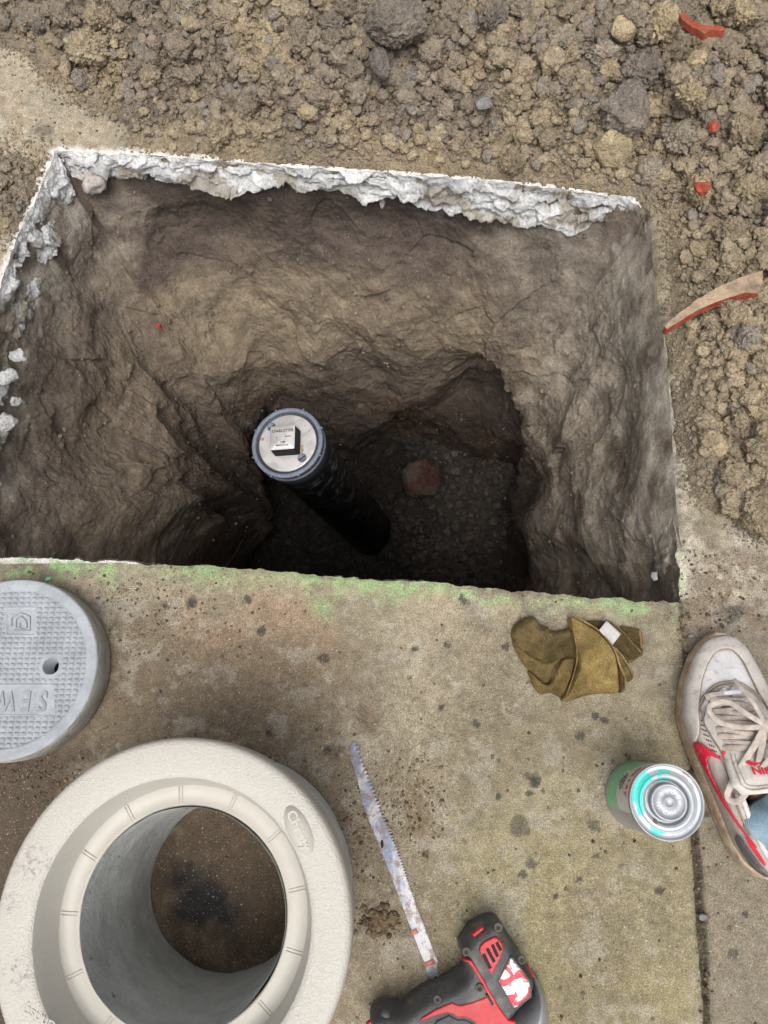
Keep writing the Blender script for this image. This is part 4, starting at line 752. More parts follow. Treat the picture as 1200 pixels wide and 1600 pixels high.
def collar():
    c = np.array(U(355, 1383, 0)); c = c + [.004, .003, 0]; H = .235
    root = empty('box_collar', Vector(c), 'large open concrete ring with a wide cream plastic rim on the paving', 'box ring')
    def conc(prof, name, seed):
        n = 200; a = np.linspace(0, 2 * np.pi, n, endpoint=False); prof = np.array(prof); m = 60; t = np.linspace(0, 1, m); L = np.concatenate([[0], np.cumsum(np.hypot(*np.diff(prof, axis=0).T))]); rr = np.interp(t * L[-1], L, prof[:, 0]); zz = np.interp(t * L[-1], L, prof[:, 1])
        V = np.stack([np.cos(a)[:, None] * rr, np.sin(a)[:, None] * rr, np.tile(zz, (n, 1))], 2).reshape(-1, 3) + c; nn = fbm(V, 25, 4, seed) * .0016; d = V[:, :2] - c[:2]; d /= np.linalg.norm(d, axis=1)[:, None]; V[:, :2] += d * nn[:, None]
        V[:, 2] += np.where(V[:, 2] < .012, np.clip(fbm(V, 45, 4, seed + 1) * .009, 0, 1), 0); mb = MB(); mb.grid(V, n, m, cu=True); return mb.build(name, CONB2, root)
    CONB2 = NM('box_concrete', .88, .2); q = CONB2.scale(CONB2.mix(0.0, (.42, .425, .41), (.42, .425, .41)), CONB2.ramp(CONB2.noise(18, 6, .65), .3, .7, .8, 1.15)); q = CONB2.mix(CONB2.ramp(CONB2.noise(75, 5, .65, CONB2.stretch(1, 1, .5)), .63, .72, 0, .85), q, (.10, .105, .10)); CONB2.bump(CONB2.noise(160, 5, .7), .002); CONB2 = CONB2.out(q)
    conc([(.098, .200), (.0950, .0), (.118, .0)], 'inner_wall', 3); conc([(.118, .0), (.1455, .0), (.147, .05), (.150, .206), (.13, .206)], 'outer_wall', 5)
    mb = MB(); mb.lathe(c, [(.1525, .195), (.1610, .195), (.1635, .198), (.1642, .226), (.1630, .2315), (.1605, .2342), (.157, H), (.1325, H), (.1295, .2342), (.1275, .2325)], 220); rim = mb.build('plastic_rim', CREAM, root)
    mb = MB(); mb.lathe(c, [(.1275, .2325), (.1262, .229), (.1195, .198), (.1185, .1950), (.1035, .1950), (.1020, .1958), (.1002, .1958), (.0992, .194), (.0990, .180)], 220); led = mb.build('seating_ledge', CREAMS, root)
    for k in range(13):
        a = math.radians(12 + k * 360 / 13); mb = MB(); p = [np.array([math.cos(a) * r, math.sin(a) * r, z]) + c for r, z in ((.1025, .1952), (.110, .1952), (.1185, .1956))]; mb.tube(p, .0008, 6); mb.tube([q_ + np.array([-math.sin(a), math.cos(a), 0]) * .0030 for q_ in p], .0006, 6); mb.build('rib', CREAMS, led)
    # oval badge on the rim
    o = np.array(U(467, 1297, H)); rz = math.radians(-62); mb = MB(); t = np.linspace(0, 2 * np.pi, 60, endpoint=False); P = [o + [math.cos(rz) * math.cos(k) * .0235 - math.sin(rz) * math.sin(k) * .0105, math.sin(rz) * math.cos(k) * .0235 + math.cos(rz) * math.sin(k) * .0105, .0001] for k in t]; P2 = np.array(P)
    mb.add(np.vstack([P2, P2 * [1, 1, 0] + [0, 0, H + .0004], [[o[0], o[1], H + .0004]]]), np.stack([np.arange(60), (np.arange(60) + 1) % 60, (np.arange(60) + 1) % 60 + 60, np.arange(60) + 60], 1), np.stack([np.arange(60) + 60, (np.arange(60) + 1) % 60 + 60, np.full(60, 120)], 1)); mb.build('badge', CREAMS, rim)
    text('Christy', 'lettering', CREAMS, .0125, (o[0], o[1], H + .0006), (0, 0, rz), rim, .0005, bold=.0004)
    o = np.array(U(60, 1590, H)); text('Christy', 'lettering', CREAMS, .0125, (o[0], o[1], H + .0003), (0, 0, rz - 2.5), rim, .0005)
collar()

# ------------------------------------------------------------------ saw blade
def cpx(pts, sc, ox, oy): return [(x / sc + ox, y / sc + oy) for x, y in pts]
def prism(name, poly, z0, z1, m, parent=None, bevel=0):
    P = np.asarray(poly, float)
    if (P[:, 0] * np.roll(P[:, 1], -1) - P[:, 1] * np.roll(P[:, 0], -1)).sum() < 0: P = P[::-1]
    bm = bmesh.new(); c = wloc(parent) if parent else Vector((P[:, 0].mean(), P[:, 1].mean(), z0)); n = len(P)
    B = [bm.verts.new(Vector((x, y, z0)) - c) for x, y in P]; T = [bm.verts.new(Vector((x, y, z1)) - c) for x, y in P]
    bm.faces.new(T); bm.faces.new(B[::-1])
    for i in range(n): bm.faces.new((B[i], B[(i + 1) % n], T[(i + 1) % n], T[i]))
    me = bpy.data.meshes.new(name); bm.to_mesh(me); bm.free(); me.materials.append(m); o = bpy.data.objects.new(name, me); COL.objects.link(o)
    if parent: o.parent = parent
    else: o.location = c
    if bevel: b = o.modifiers.new('bevel', 'BEVEL'); b.width = bevel; b.segments = 3; b.limit_method = 'ANGLE'
    return o
def saw_blade():
    n = NM('worn_blade_steel', .45, .5, .35); st = n.stretch(.6, .25, 1, math.radians(20))
    c = n.mix(n.ramp(n.noise(60, 6, .7, st), .40, .56, 0, 1), (.14, .165, .235), (.33, .325, .335)); c = n.mix(n.ramp(n.noise(110, 6, .75), .47, .57, 0, .85), c, (.15, .105, .085)); c = n.mix(n.ramp(n.noise(45, 4, .6), .62, .70, 0, .6), c, (.38, .17, .10)); n.bump(n.noise(150, 5, .7), .0008); M_ = n.out(c)
    back = [(152, 85), (143, 100), (140, 125), (146, 165), (170, 240), (190, 320), (194, 352), (200, 372), (240, 480), (290, 600), (345, 745), (400, 890), (450, 1020), (497, 1140), (502, 1172), (516, 1192), (540, 1224), (552, 1218), (556, 1206), (563, 1206), (574, 1230), (582, 1226), (570, 1195), (552, 1165), (549, 1150)]
    A, B = [(549, 1150), (553, 1120), (540, 1090), (505, 1000), (455, 870), (400, 715), (345, 560), (285, 420), (225, 265), (185, 160), (160, 95)], []
    A = np.array(A, float); L = np.concatenate([[0], np.cumsum(np.hypot(*np.diff(A, axis=0).T))]); s = 30.
    while s < L[-1] - 6:
        f = 1 - s / L[-1]; pitch = 7 + 12 * (1 - f) ** 1.0; pitch *= 1.15; x, y = np.interp(s, L, A[:, 0]), np.interp(s, L, A[:, 1]); x2, y2 = np.interp(s + pitch * .7, L, A[:, 0]), np.interp(s + pitch * .7, L, A[:, 1]); d = 5.5 + 10.0 * (1 - f)
        B += [(x - d * .35, y + d * .12), (x2 + d * .92, y2 - d * .35 + 2)]; s += pitch
    poly = unp(cpx([(x - (1.5 if i < len(back) else 0), y) for i, (x, y) in enumerate(back + B)], 3.0, 500, 1130), .003)[:, :2]
    o = prism('saw_blade', poly, .0012, .0026, M_); tag(o, 'long worn saw blade with coarse teeth lying on the paving', 'saw blade')
    RED = m_plain('worn_red_print', (.50, .20, .16), .6, .3, var=.3)
    for (x, y, w_, h_) in ((443, 978, .0075, .0060), (513, 1124, .0120, .0055)): q = np.array(U(x / 3 + 500, y / 3 + 1130, .0026)); rz = math.radians(-68 + 90); mb = MB(); mb.box((q[0], q[1], .00265), w_, h_, .0003, rz); mb.build('print', RED, o)
    q = np.array(U(544 / 3 + 500, 1196 / 3 + 1130, .0026)); mb = MB(); mb.lathe((q[0], q[1], .0024), [(.0022, 0), (.0022, .0004), (0, .0004)], 20); mb.build('tang_hole', INK, o)
    q = np.array(U(597, 1319, .0026)); V, T = clod_shape(3, 12); mb = MB(); mb.add(V * [.0025, .0042, .001] + [q[0], q[1], .0026], T=T); mb.build('dirt_spot', INK, o)
saw_blade()

# ------------------------------------------------------------------ red and black cordless saw
def power_tool():
    T_ = lambda pts, z: unp(cpx(pts, 3.53, 560, 1400), z)[:, :2]
    BLK = m_plain('dusty_black_rubber', (.080, .082, .084), .68, .35, var=.25, vs_=45, bump=.0010, bs=500, dirt=.75, dirtc=(.22, .20, .17), ds=38)
    RED = m_plain('worn_red_plastic', (.42, .020, .026), .5, .4, var=.2, vs_=40, bump=.0004, dirt=.3, dirtc=(.42, .22, .18), ds=60)
    MET = m_plain('scuffed_grey_alloy', (.40, .41, .43), .42, .5, .5, var=.25, vs_=30, bump=.0006, dirt=.45, dirtc=(.13, .13, .13), ds=30)
    z1 = .060; SCR = m_plain('dirty_steel_screw', (.07, .065, .06), .6, .4, .0, var=.3, dirt=.5, dirtc=(.12, .09, .06), ds=200)
    body = [(60, 760), (60, 690), (115, 655), (170, 662), (230, 660), (300, 605), (370, 560), (440, 530), (500, 500), (560, 462), (585, 430), (588, 385), (568, 345), (560, 305), (575, 275), (600, 240), (625, 205), (690, 165), (745, 150), (785, 160), (812, 200), (850, 262), (905, 345), (960, 440), (985, 490), (985, 560), (930, 640), (880, 700), (880, 830), (820, 900), (600, 930), (350, 900), (200, 860)]
    c0 = T_([(600, 600)], 0)[0]; root = empty('power_saw', Vector((c0[0], c0[1], 0)), 'red and black cordless power saw with a splattered label, lying at the bottom edge', 'power tool')
    bp = smooth_poly(T_(body, z1), 4); mb = MB(); pillow(mb, bp, .012, z1, .013, .0014, lambda P, s: .0015 * fbm(P3(P), 12, 2, 3)); b = mb.build('body', BLK, root)
    mb = MB(); pillow(mb, bp, .0005, .0125, .002, .002, skirt=True); mb.build('lower_shell', BLK, root)
    noz = smooth_poly(T_([(985, 478), (1015, 515), (1045, 565), (1068, 640), (1080, 720), (1085, 800), (1080, 900), (960, 930), (880, 860), (872, 720), (895, 672), (950, 620), (990, 560)], z1 - .008), 4)
    mb = MB(); pillow(mb, noz, .004, z1 - .005, .018, .0014); mb.build('gear_case', MET, root)
    def panel(name, pts, m, h=.0022, r=.0014, par=None, z0=None, sm=1, step=.0009): 
        mb = MB(); zt = (z1 if z0 is None else z0) + h; poly = T_(pts, zt); poly = smooth_poly(poly, sm) if sm > 1 else poly; pillow(mb, poly, zt - h - .006, zt, r, step); return mb.build(name, m, par or root)
    panel('red_panel', [(570, 347), (625, 352), (655, 395), (700, 470), (735, 535), (780, 610), (830, 680), (872, 690), (874, 780), (640, 800), (640, 700), (590, 672), (548, 675), (520, 655), (490, 648), (410, 670), (340, 698), (336, 690), (345, 672), (430, 620), (515, 584), (560, 600), (640, 580), (700, 556), (704, 540), (690, 505), (640, 420), (605, 372), (572, 358)], RED, .0024)
    panel('grip_inset', [(400, 735), (430, 690), (500, 655), (545, 680), (590, 680), (640, 705), (640, 860), (400, 860)], BLK, .0030)
    v = panel('vent_frame', [(662, 305), (668, 275), (690, 252), (745, 224), (765, 226), (800, 262), (802, 305), (790, 335), (745, 432), (732, 432), (715, 415), (690, 360)], RED, .0030)
    for (a, b_) in (((690, 320), (728, 400)), ((710, 290), (750, 365)), ((738, 268), (768, 335)), ((762, 256), (786, 300))):
        mb = MB(); pts = T_([a, b_], z1 + .0032); mb.tube([[p[0], p[1], z1 + .0012] for p in np.linspace(pts[0], pts[1], 6)], .0026, 10); mb.build('vent_slot', INK, v)
    n = NM('splattered_label', .5, .35); q = n.mix(n.ramp(n.noise(75, 3, .5, None, .6), .50, .535, 0, 1), (.72, .69, .67), (.60, .035, .06)); q = n.mix(n.ramp(n.noise(130, 5, .7), .555, .60, 0, .8), q, (.16, .14, .12)); LB = n.out(q)
    lb = panel('label_plate', [(770, 470), (835, 340), (850, 345), (900, 405), (945, 470), (952, 520), (945, 555), (880, 615), (860, 622), (845, 610), (810, 540)], LB, .0028)
    panel('plate_edge', [(762, 470), (832, 330), (855, 335), (955, 465), (962, 560), (880, 626), (852, 630)], BLK, .0016)
    panel('slot_cover', [(697, 548), (712, 530), (752, 598), (738, 620)], m_plain('black_slot', (.03, .03, .034), .4, .4), .0048); panel('badge', [(620, 212), (680, 168), (702, 182), (640, 234)], RED, .0010, z0=z1 - .004)
    panel('side_button', [(928, 380), (940, 385), (975, 450), (968, 462)], RED, .0006, z0=z1 - .008)
    for (x, y, zz, rr) in ((595, 306, z1 - .001, .0048), (668, 508, z1 + .0026, .0046), (436, 570, z1 + .0, .0042), (772, 172, z1 - .002, .0052), (901, 352, z1 - .003, .0048)):
        q = np.array(T_([(x, y)], zz)[0]); mb = MB(); rr = rr * .62; mb.lathe((q[0], q[1], zz), [(rr + .0016, -.001), (rr + .0012, .0008), (rr, .0010), (rr - .0004, -.0006), (rr * .35, -.0006), (rr * .3, -.003), (0, -.003)], 28); mb.build('screw', SCR, root)
    panel('clip', [(115, 660), (140, 640), (165, 645), (182, 668), (205, 706), (130, 760), (80, 760), (90, 690)], m_plain('grey_clip', (.13, .13, .125), .5, .4, dirt=.4), .002, .005, z0=z1 - .012); panel('battery_latch', [(40, 706), (70, 684), (100, 690), (100, 760), (30, 760)], RED, .001, z0=z1 - .02)
power_tool()

# ------------------------------------------------------------------ small can of pipe cement
def can():
    c = np.array(U(996, 1243, 0)) + [.001, 0, 0]; r, H = .0392, .112; n, m = 220, 90; a = np.linspace(0, 2 * np.pi, n, endpoint=False)
    root = empty('cement_can', Vector(c), 'small round metal can with green and white label and teal paint smears', 'can')
    prof = [(.0, .0008), (r - .001, .0008), (r, .0005), (r + .0006, .0022), (r, .004)] + [(r - .0002, z) for z in np.linspace(.006, H - .008, m - 12)] + [(r - .0006, H - .006), (r - .0012, H - .0045), (r + .0002, H - .0036), (r + .0004, H - .001), (r - .0002, H), (r - .0012, H), (r - .002, H - .0012)]; prof = np.array(prof); m = len(prof)
    V = np.stack([np.cos(a)[:, None] * prof[:, 0], np.sin(a)[:, None] * prof[:, 0], np.tile(prof[:, 1], (n, 1))], 2).reshape(-1, 3); ang = np.degrees(np.arctan2(V[:, 1], V[:, 0])) % 360; z = V[:, 2]; nz = fbm(V, 60, 4, 3)
    cc = np.tile([.30, .31, .32], (len(V), 1)) * (1 + .25 * nz)[:, None]; la = sst(88, 92, ang) * (1 - sst(196, 199, ang + 4 * nz)) * (z > .006) * (z < H - .0075)
    cc = lerp(cc, [.56, .555, .545], la); cc = lerp(cc, [.17, .52, .28], la * ((z < .052) | ((ang < 128) & (z < .085 - .0004 * (ang - 90)))) * sst(-.75, -.3, nz + .2)); cc = lerp(cc, [.30, .56, .38], .5 * la * (z < .05) * sst(0, .3, fbm(V, 200, 2, 9)))
    cc = lerp(cc, [.35, .25, .22], .3 * sst(.15, .4, nz)); cc = lerp(cc, [.07, .06, .06], ((z > H - .0085) & (z < H - .0045)) * .8)
    PM = NM('printed_tin', .38, .5, .2); PM.bump(PM.noise(120, 3), .0005); PM = PM.out(PM.attr()); mb = MB(); mb.grid(V + c, n, m, cu=True); body = mb.build('body', PM, root, True, cc)
    # top, with its ring, well and screw cap
    prof = [(r - .002, H - .0012), (r - .0028, H - .0034), (.0335, H - .0040), (.0300, H - .0025), (.0285, H - .0006), (.0262, H - .0002), (.0240, H - .0016), (.0228, H - .0050), (.0222, H - .0075), (.0175, H - .0078), (.0, H - .0078)]
    pp = []; 
    for p, q in zip(prof[:-1], prof[1:]): pp += [np.array(p) + (np.array(q) - p) * t for t in np.linspace(0, 1, 6)[:-1]]
    pp.append(prof[-1]); pp = np.array(pp); m = len(pp); V = np.stack([np.cos(a)[:, None] * pp[:, 0], np.sin(a)[:, None] * pp[:, 0], np.tile(pp[:, 1], (n, 1))], 2).reshape(-1, 3); ang = np.degrees(np.arctan2(V[:, 1], V[:, 0])) % 360; rr = np.hypot(V[:, 0], V[:, 1])
    nz = fbm(V, 75, 5, 4); nz2 = fbm(V, 180, 3, 6); cc = np.tile([.42, .445, .465], (len(V), 1)) * (1 + .12 * nz)[:, None]
    te = ((ang > 95) & (ang < 205)) * sst(.02, .12, nz + .28 * (np.abs(ang - 150) < 30) - .03) * (rr > .026) + ((ang > 60) & (ang < 120)) * sst(.05, .15, nz) * (rr > .022) * (rr < .033) + ((ang > 225) & (ang < 262)) * sst(.08, .2, nz + nz2 * .3) * (rr > .030)
    cc = lerp(cc, [.05, .60, .52], np.clip(te, 0, 1) * .92); cc = lerp(cc, [.24, .14, .11], ((ang > 22) & (ang < 62) & (rr > .033)) * sst(-.05, .1, nz2 + .1) * .85); cc = lerp(cc, [.2, .15, .12], ((ang > 228) & (ang < 240) & (rr > .021) & (rr < .027)) * .9)
    TM = NM('smeared_tin', .38, .5, .40); TM.bump(TM.noise(160, 4), .0004); TM = TM.out(TM.attr()); mb = MB(); mb.grid(V + c, n, m, cu=True); top = mb.build('top', TM, root, True, cc)
    CAP = m_plain('grey_tin_cap', (.36, .37, .40), .5, .4, .35, var=.12, bump=.0003, dirt=.25, dirtc=(.2, .19, .2))
    cx = c + [.0012, -.0004, 0]; prof = [(.0196, H - .0085)]
    for k in range(4): prof += [(.0196, H - .0062 + k * .0018), (.0188, H - .0053 + k * .0018)]
    prof += [(.0192, H + .0022), (.0186, H + .0032), (.0172, H + .0034), (.0164, H + .0026), (.0158, H + .0012), (.0062, H + .0012), (.0056, H + .0026), (.0048, H + .0028), (.0044, H + .0018), (.0, H + .0016)]
    mb = MB(); mb.lathe(cx, prof, 96); cap = mb.build('screw_cap', CAP, root); LT = m_plain('embossed_letters', (.52, .54, .56), .5, .5, .1)
    def arc(s, a0, da, flip=False):
        for i, ch in enumerate(s):
            t = math.radians(a0 + i * da); p = cx + [math.cos(t) * .0110, math.sin(t) * .0110, H + .0013]; text(ch, 'embossed_letter', LT, .0062, p, (0, 0, t + (math.pi / 2 if flip else -math.pi / 2)), cap, .0003, bold=.00008)
    arc('BRUSH', 128, -32); arc('IN', 208, -20, False); arc('CAN', 242, 24, True)
    RED = m_plain('red_print', (.60, .02, .03), .4, .4)
    def side(s, sz, ang, z, m_, rr=r + .0003):
        # letters wrapped one by one round the can
        adv = sz * .60 / r; k0 = (len(s) - 1) / 2
        for i, ch in enumerate(s):
            if ch == ' ': continue
            t = math.radians(ang) + (i - k0) * adv; X = Vector((-math.sin(t), math.cos(t), 0)); Zn = Vector((math.cos(t), math.sin(t), 0)); Y = Vector((0, 0, 1)); M = Matrix((X, Y, Zn)).transposed()
            text(ch, 'printed_letter', m_, sz, c + np.array([math.cos(t) * rr, math.sin(t) * rr, z]), M, body, .0001, bold=sz * .012)
    side('Oatey', .0125, 148, .093, RED)
    side('CEMENT', .0050, 150, .074, INK); side('CEMENTO', .0050, 150, .066, INK); side('CIMENT', .0042, 150, .059, INK)
can()

# ------------------------------------------------------------------ folded brown rag
def rag():
    T_ = lambda pts, z=.01: smooth_poly(unp(cpx(pts, 4.8, 780, 940), z)[:, :2], 5)
    n = NM('brown_cotton', .95, .1); c = n.attr(); wv = n.noise(900, 2, .5); c = n.scale(c, n.ramp(wv, .25, .75, .6, 1.35)); c = n.scale(c, n.ramp(n.noise(70, 5, .6), .3, .7, .75, 1.2))
    wn = n.N.new('ShaderNodeTexWave'); wn.inputs['Scale'].default_value = 330; wn.inputs['Distortion'].default_value = 3; wn.inputs['Detail'].default_value = 2; wn.bands_direction = 'DIAGONAL'; n.L.new(n.pos, wn.inputs['Vector']); c = n.scale(c, n.ramp(wn.outputs['Fac'], 0, 1, .78, 1.1)); n.bump(wn.outputs['Fac'], .0008); n.bump(wv, .0012); M_ = n.out(c)
    A = [(105, 210), (128, 155), (200, 100), (285, 98), (320, 150), (385, 170), (405, 200), (480, 195), (545, 180), (575, 250), (540, 300), (470, 330), (400, 380), (340, 432), (250, 390), (135, 325), (108, 265)]
    B = [(118, 315), (230, 380), (340, 440), (420, 420), (500, 400), (430, 500), (385, 600), (320, 588), (230, 510), (165, 425)]
    C_ = [(225, 505), (320, 590), (380, 605), (420, 500), (470, 415), (580, 420), (575, 520), (500, 705), (400, 680), (325, 690), (262, 625)]
    D = [(538, 112), (560, 98), (600, 120), (680, 165), (745, 210), (810, 275), (862, 340), (890, 400), (905, 470), (915, 560), (915, 672), (820, 680), (700, 692), (620, 715), (560, 738), (485, 732), (520, 640), (560, 540), (578, 470), (582, 400), (565, 290), (545, 180)]
    E = [(850, 330), (880, 350), (925, 395), (980, 480), (1020, 560), (1002, 592), (965, 590), (962, 655), (930, 680), (905, 640), (890, 500)]
    Fp = [(640, 145), (720, 130), (800, 135), (870, 160), (925, 205), (1000, 290), (1080, 375), (1062, 412), (990, 455), (930, 400), (850, 320), (740, 210)]
    Gp = [(915, 180), (985, 185), (1062, 205), (1085, 280), (1082, 400), (1030, 370), (960, 260)]
    mb = MB(); cols = []
    def fold(p, zb, zt, rr, col, seed, amp=.003, wf=22, dr=(1, 0)):
        n0 = mb.n
        amp = amp * 1.5
        def fn(P, s): q = P3(P); u = P[:, 0] * dr[0] + P[:, 1] * dr[1]; return amp * (fbm(q, wf, 3, seed) * 1.6 + .5 * np.sin(u * 150 + 3 * fbm(q, 15, 2, seed + 1)) * fbm(q, 9, 2, seed + 2) * 2)
        pillow(mb, T_(p, zt), zb, zt, rr, .0011, fn); k = mb.n - n0; V = np.vstack(mb.V)[n0:]; d, _ = sdf(V[:, :2], T_(p, zt)); cc = np.tile(col, (k, 1)); cc = lerp(cc, [.36, .24, .095], .45 * (1 - sst(.0008, .0028, d)) * (V[:, 2] > zb + .001)); cols.append(cc * (1 + .5 * fbm(V, 40, 3, seed))[:, None])
    dk, md, lt = [.115, .085, .038], [.19, .14, .058], [.29, .205, .078]
    fold([(150, 250), (300, 200), (560, 220), (900, 180), (960, 400), (880, 560), (600, 620), (300, 560), (200, 420)], 0, .011, .006, dk, 9, .001); fold(Gp, 0, .007, .003, dk, 1, .001); fold(Fp, 0, .013, .006, dk, 2, .002); fold(B, 0, .014, .007, md, 3, .003); fold(C_, 0, .016, .006, [.2, .14, .056], 4, .003, 30, (1, .2)); fold(A, 0, .024, .014, [.18, .132, .060], 5, .004, 26, (.3, 1)); fold(E, 0, .018, .004, [.17, .12, .05], 6, .002); fold(D, .004, .027, .006, lt, 7, .003, 16, (.6, .8))
    o = mb.build('rag', M_, None, True, np.clip(np.vstack(cols), .01, .5)); tag(o, 'crumpled brown cotton rag with a small white tag on the paving', 'rag')
    def hem(pts, z, r, col):
        p = smooth_poly(unp(cpx(pts, 4.8, 780, 940), z)[:, :2], 8, False); q = np.column_stack([p, z + .0008 * fbm(P3(p), 60, 2, 5)]); h = MB(); h.tube(q, r, 8); h.build('hem', M_, o, True, np.tile(col, (h.n, 1)) * (1 + .3 * fbm(np.vstack(h.V), 80, 2, 3))[:, None])
    hem([(560, 104), (640, 150), (745, 216), (840, 320), (880, 400), (905, 480), (940, 560), (948, 640), (925, 672)], .0255, .0013, [.34, .24, .11]); hem([(545, 118), (556, 200), (585, 400), (560, 540), (500, 720)], .0225, .0008, [.32, .22, .09]); hem([(865, 345), (930, 420), (985, 510), (1010, 570)], .018, .0013, [.30, .21, .10]); hem([(800, 140), (900, 200), (990, 300), (1065, 380)], .0128, .0012, [.22, .155, .075]); hem([(1052, 215), (1064, 290), (1068, 350)], .0075, .0016, [.38, .24, .10]); pass
    tg = unp(cpx([(808, 140), (925, 235), (858, 325), (748, 213)], 4.8, 780, 940), .0285); tg[:, 2] = [.0250, .0200, .0205, .0290]; nr = 9; V = np.array([[(tg[0] * (1 - u) + tg[1] * u) * (1 - v) + (tg[3] * (1 - u) + tg[2] * u) * v for v in np.linspace(0, 1, nr)] for u in np.linspace(0, 1, nr)]).reshape(-1, 3); V[:, 2] += .0008 * fbm(V, 90, 2, 8)
    h = MB(); h.grid(V, nr, nr); tgo = h.build('tag', m_plain('white_tag', (.42, .40, .395), .9, .1, var=.15, vs_=300, bump=.0005), o); sdm = tgo.modifiers.new('solid', 'SOLIDIFY'); sdm.thickness = .0006
rag()

# ------------------------------------------------------------------ the person's foot: trainer and jeans
def person():
    HX, HY = U(1115, 990, .01), U(1209, 1376, .01); ax = np.array(HY - HX)[:2]; Ls = np.linalg.norm(ax); ax /= Ls; lt = np.array([ax[1], -ax[0]])      # lt points to the photo's left
    if lt[0] > 0: lt = -lt
    O = np.array(HX)[:2]
    def W(s, l, z): s = np.asarray(s, float) * Ls; P = O + s[..., None] * ax + np.asarray(l)[..., None] * lt; return np.concatenate([P, np.broadcast_to(np.asarray(z, float), s.shape)[..., None]], -1)
    k = 1 / 1300 * .97
    ss = [0, .008, .03, .08, .19, .32, .42, .53, .68, .84, .92, .975, 1]; wl_ = np.array([0, 18, 30, 50, 76, 92, 92, 84, 73, 62, 50, 30, 0]) * k; wr_ = np.array([0, 10, 20, 32, 44, 54, 55, 52, 48, 46, 42, 28, 0]) * k
    g = np.linspace(0, 1, 200); from_ = lambda a: np.interp(g, ss, a)
    WL = np.maximum(from_(wl_), 0); WR = np.maximum(from_(wr_), 0); kr = np.exp(-np.linspace(-3, 3, 13) ** 2); kr /= kr.sum(); cs = lambda a: np.convolve(np.pad(a, 6, 'edge'), kr, 'valid'); WL, WR = cs(WL), cs(WR)
    wl = lambda s: np.interp(s, g, WL); wr = lambda s: np.interp(s, g, WR)
    heel = np.array(U(1200, 1320, 0)); root = empty('person', Vector((heel[0], heel[1], 0)), 'person in blue jeans and a muddy white trainer, only the foot and cuff in view', 'person')
    SK = m_plain('skin', (.45, .27, .19), .6, .3); leather = NM('worn_white_leather', .5, .35); q = leather.attr(); q = leather.scale(q, leather.ramp(leather.noise(60, 5, .6), .3, .7, .92, 1.06)); q = leather.mix(leather.ramp(leather.noise(110, 7, .78), .54, .66, 0, .65), q, (.26, .19, .12)); leather.bump(leather.noise(220, 4, .6), .0008); leather.bump(leather.noise(35, 4, .5), .002); leather = leather.out(q)
    SOLE = NM('muddy_sole', .75, .25); q = SOLE.mix(SOLE.ramp(SOLE.noise(50, 6, .7), .36, .60, 0, .85), (.50, .41, .31), (.32, .22, .14)); SOLE.bump(SOLE.noise(180, 5, .7), .0015); SOLE = SOLE.out(q)
    # body (foot and shin inside the clothes) as one skinned surface
    def skin(name, pts, m, par):
        me = bpy.data.meshes.new(name); off = wloc(par); me.from_pydata([Vector(p[:3]) - off for p in pts], [(i, i + 1) for i in range(len(pts) - 1)], []); o = bpy.data.objects.new(name, me); COL.objects.link(o); o.parent = par; me.materials.append(m)
        md = o.modifiers.new('skin', 'SKIN'); 
        for v, p in zip(me.skin_vertices[0].data, pts): v.radius = (p[3], p[4] if len(p) > 4 else p[3]); v.use_root = (v == me.skin_vertices[0].data[0])
        s_ = o.modifiers.new('sub', 'SUBSURF'); s_.levels = s_.render_levels = 2; md.use_smooth_shade = True; return o
    ank = W(.80, .004, .095); kn = np.array([ank[0] + .22, ank[1] - .07, .47]); tube_c = lambda t: ank * (1 - t) + kn * t
    skin('body', [(*W(.16, .004, .030), .010, .012), (*W(.30, .008, .036), .016, .020), (*W(.52, .010, .046), .018, .018), (*W(.78, .000, .055), .022, .020), (*tube_c(0.03), .022), (*tube_c(.35), .044), (*tube_c(.7), .055), (*tube_c(1.0), .052)], SK, root)
    shoe = bpy.data.objects.new('shoe', None); COL.objects.link(shoe); shoe.parent = root; shoe['label'] = 'muddy white leather trainer with red trim'
    # --- sole: stacked outline rows
    a = np.linspace(0, 1, 220); outl = [(s, wl(s)) for s in a] + [(s, -wr(s)) for s in a[::-1][1:-1]]; outl = np.array(outl); mb = MB(); rows = []
    cx = np.array([.5, .008])
    for (e, z) in ((.93, .0008), (.985, .003), (1.0, .008), (.995, .012), (1.003, .015), (1.0, .024), (.985, .030), (.955, .0325), (.90, .033)):
        q = outl.copy(); q[:, 0] = .5 + (q[:, 0] - .5) * (1 - (1 - e) * .4); q[:, 1] = cx[1] + (q[:, 1] - cx[1]) * e; zz = z + .008 * (z > .02) * np.exp(-((q[:, 0] - 0) / .12) ** 2) * 0; rows.append(W(q[:, 0], q[:, 1], zz + 0 * q[:, 0]))
    V = np.array(rows); m = V.shape[1]; V[:, :, :2] += (np.stack([vn(V.reshape(-1, 3), 260, 3), vn(V.reshape(-1, 3), 260, 4)], 1) * .0006).reshape(V.shape[0], m, 2); mb.grid(V.reshape(-1, 3), len(rows), m, cv=True, flip=True); mb.build('sole', SOLE, shoe)
    # --- upper surface S(s, t): t = 0 left welt .. 1 right welt, over the top
    def Hc(s): return np.interp(s, [0, .03, .08, .16, .26, .36, .46, .56, .66, .76, .88, .95, .985, 1], [.030, .040, .049, .055, .060, .070, .080, .084, .082, .080, .086, .090, .078, .05])
    def ex(s): return np.interp(s, [0, .3, .5, .7, 1], [.62, .60, .52, .42, .42])
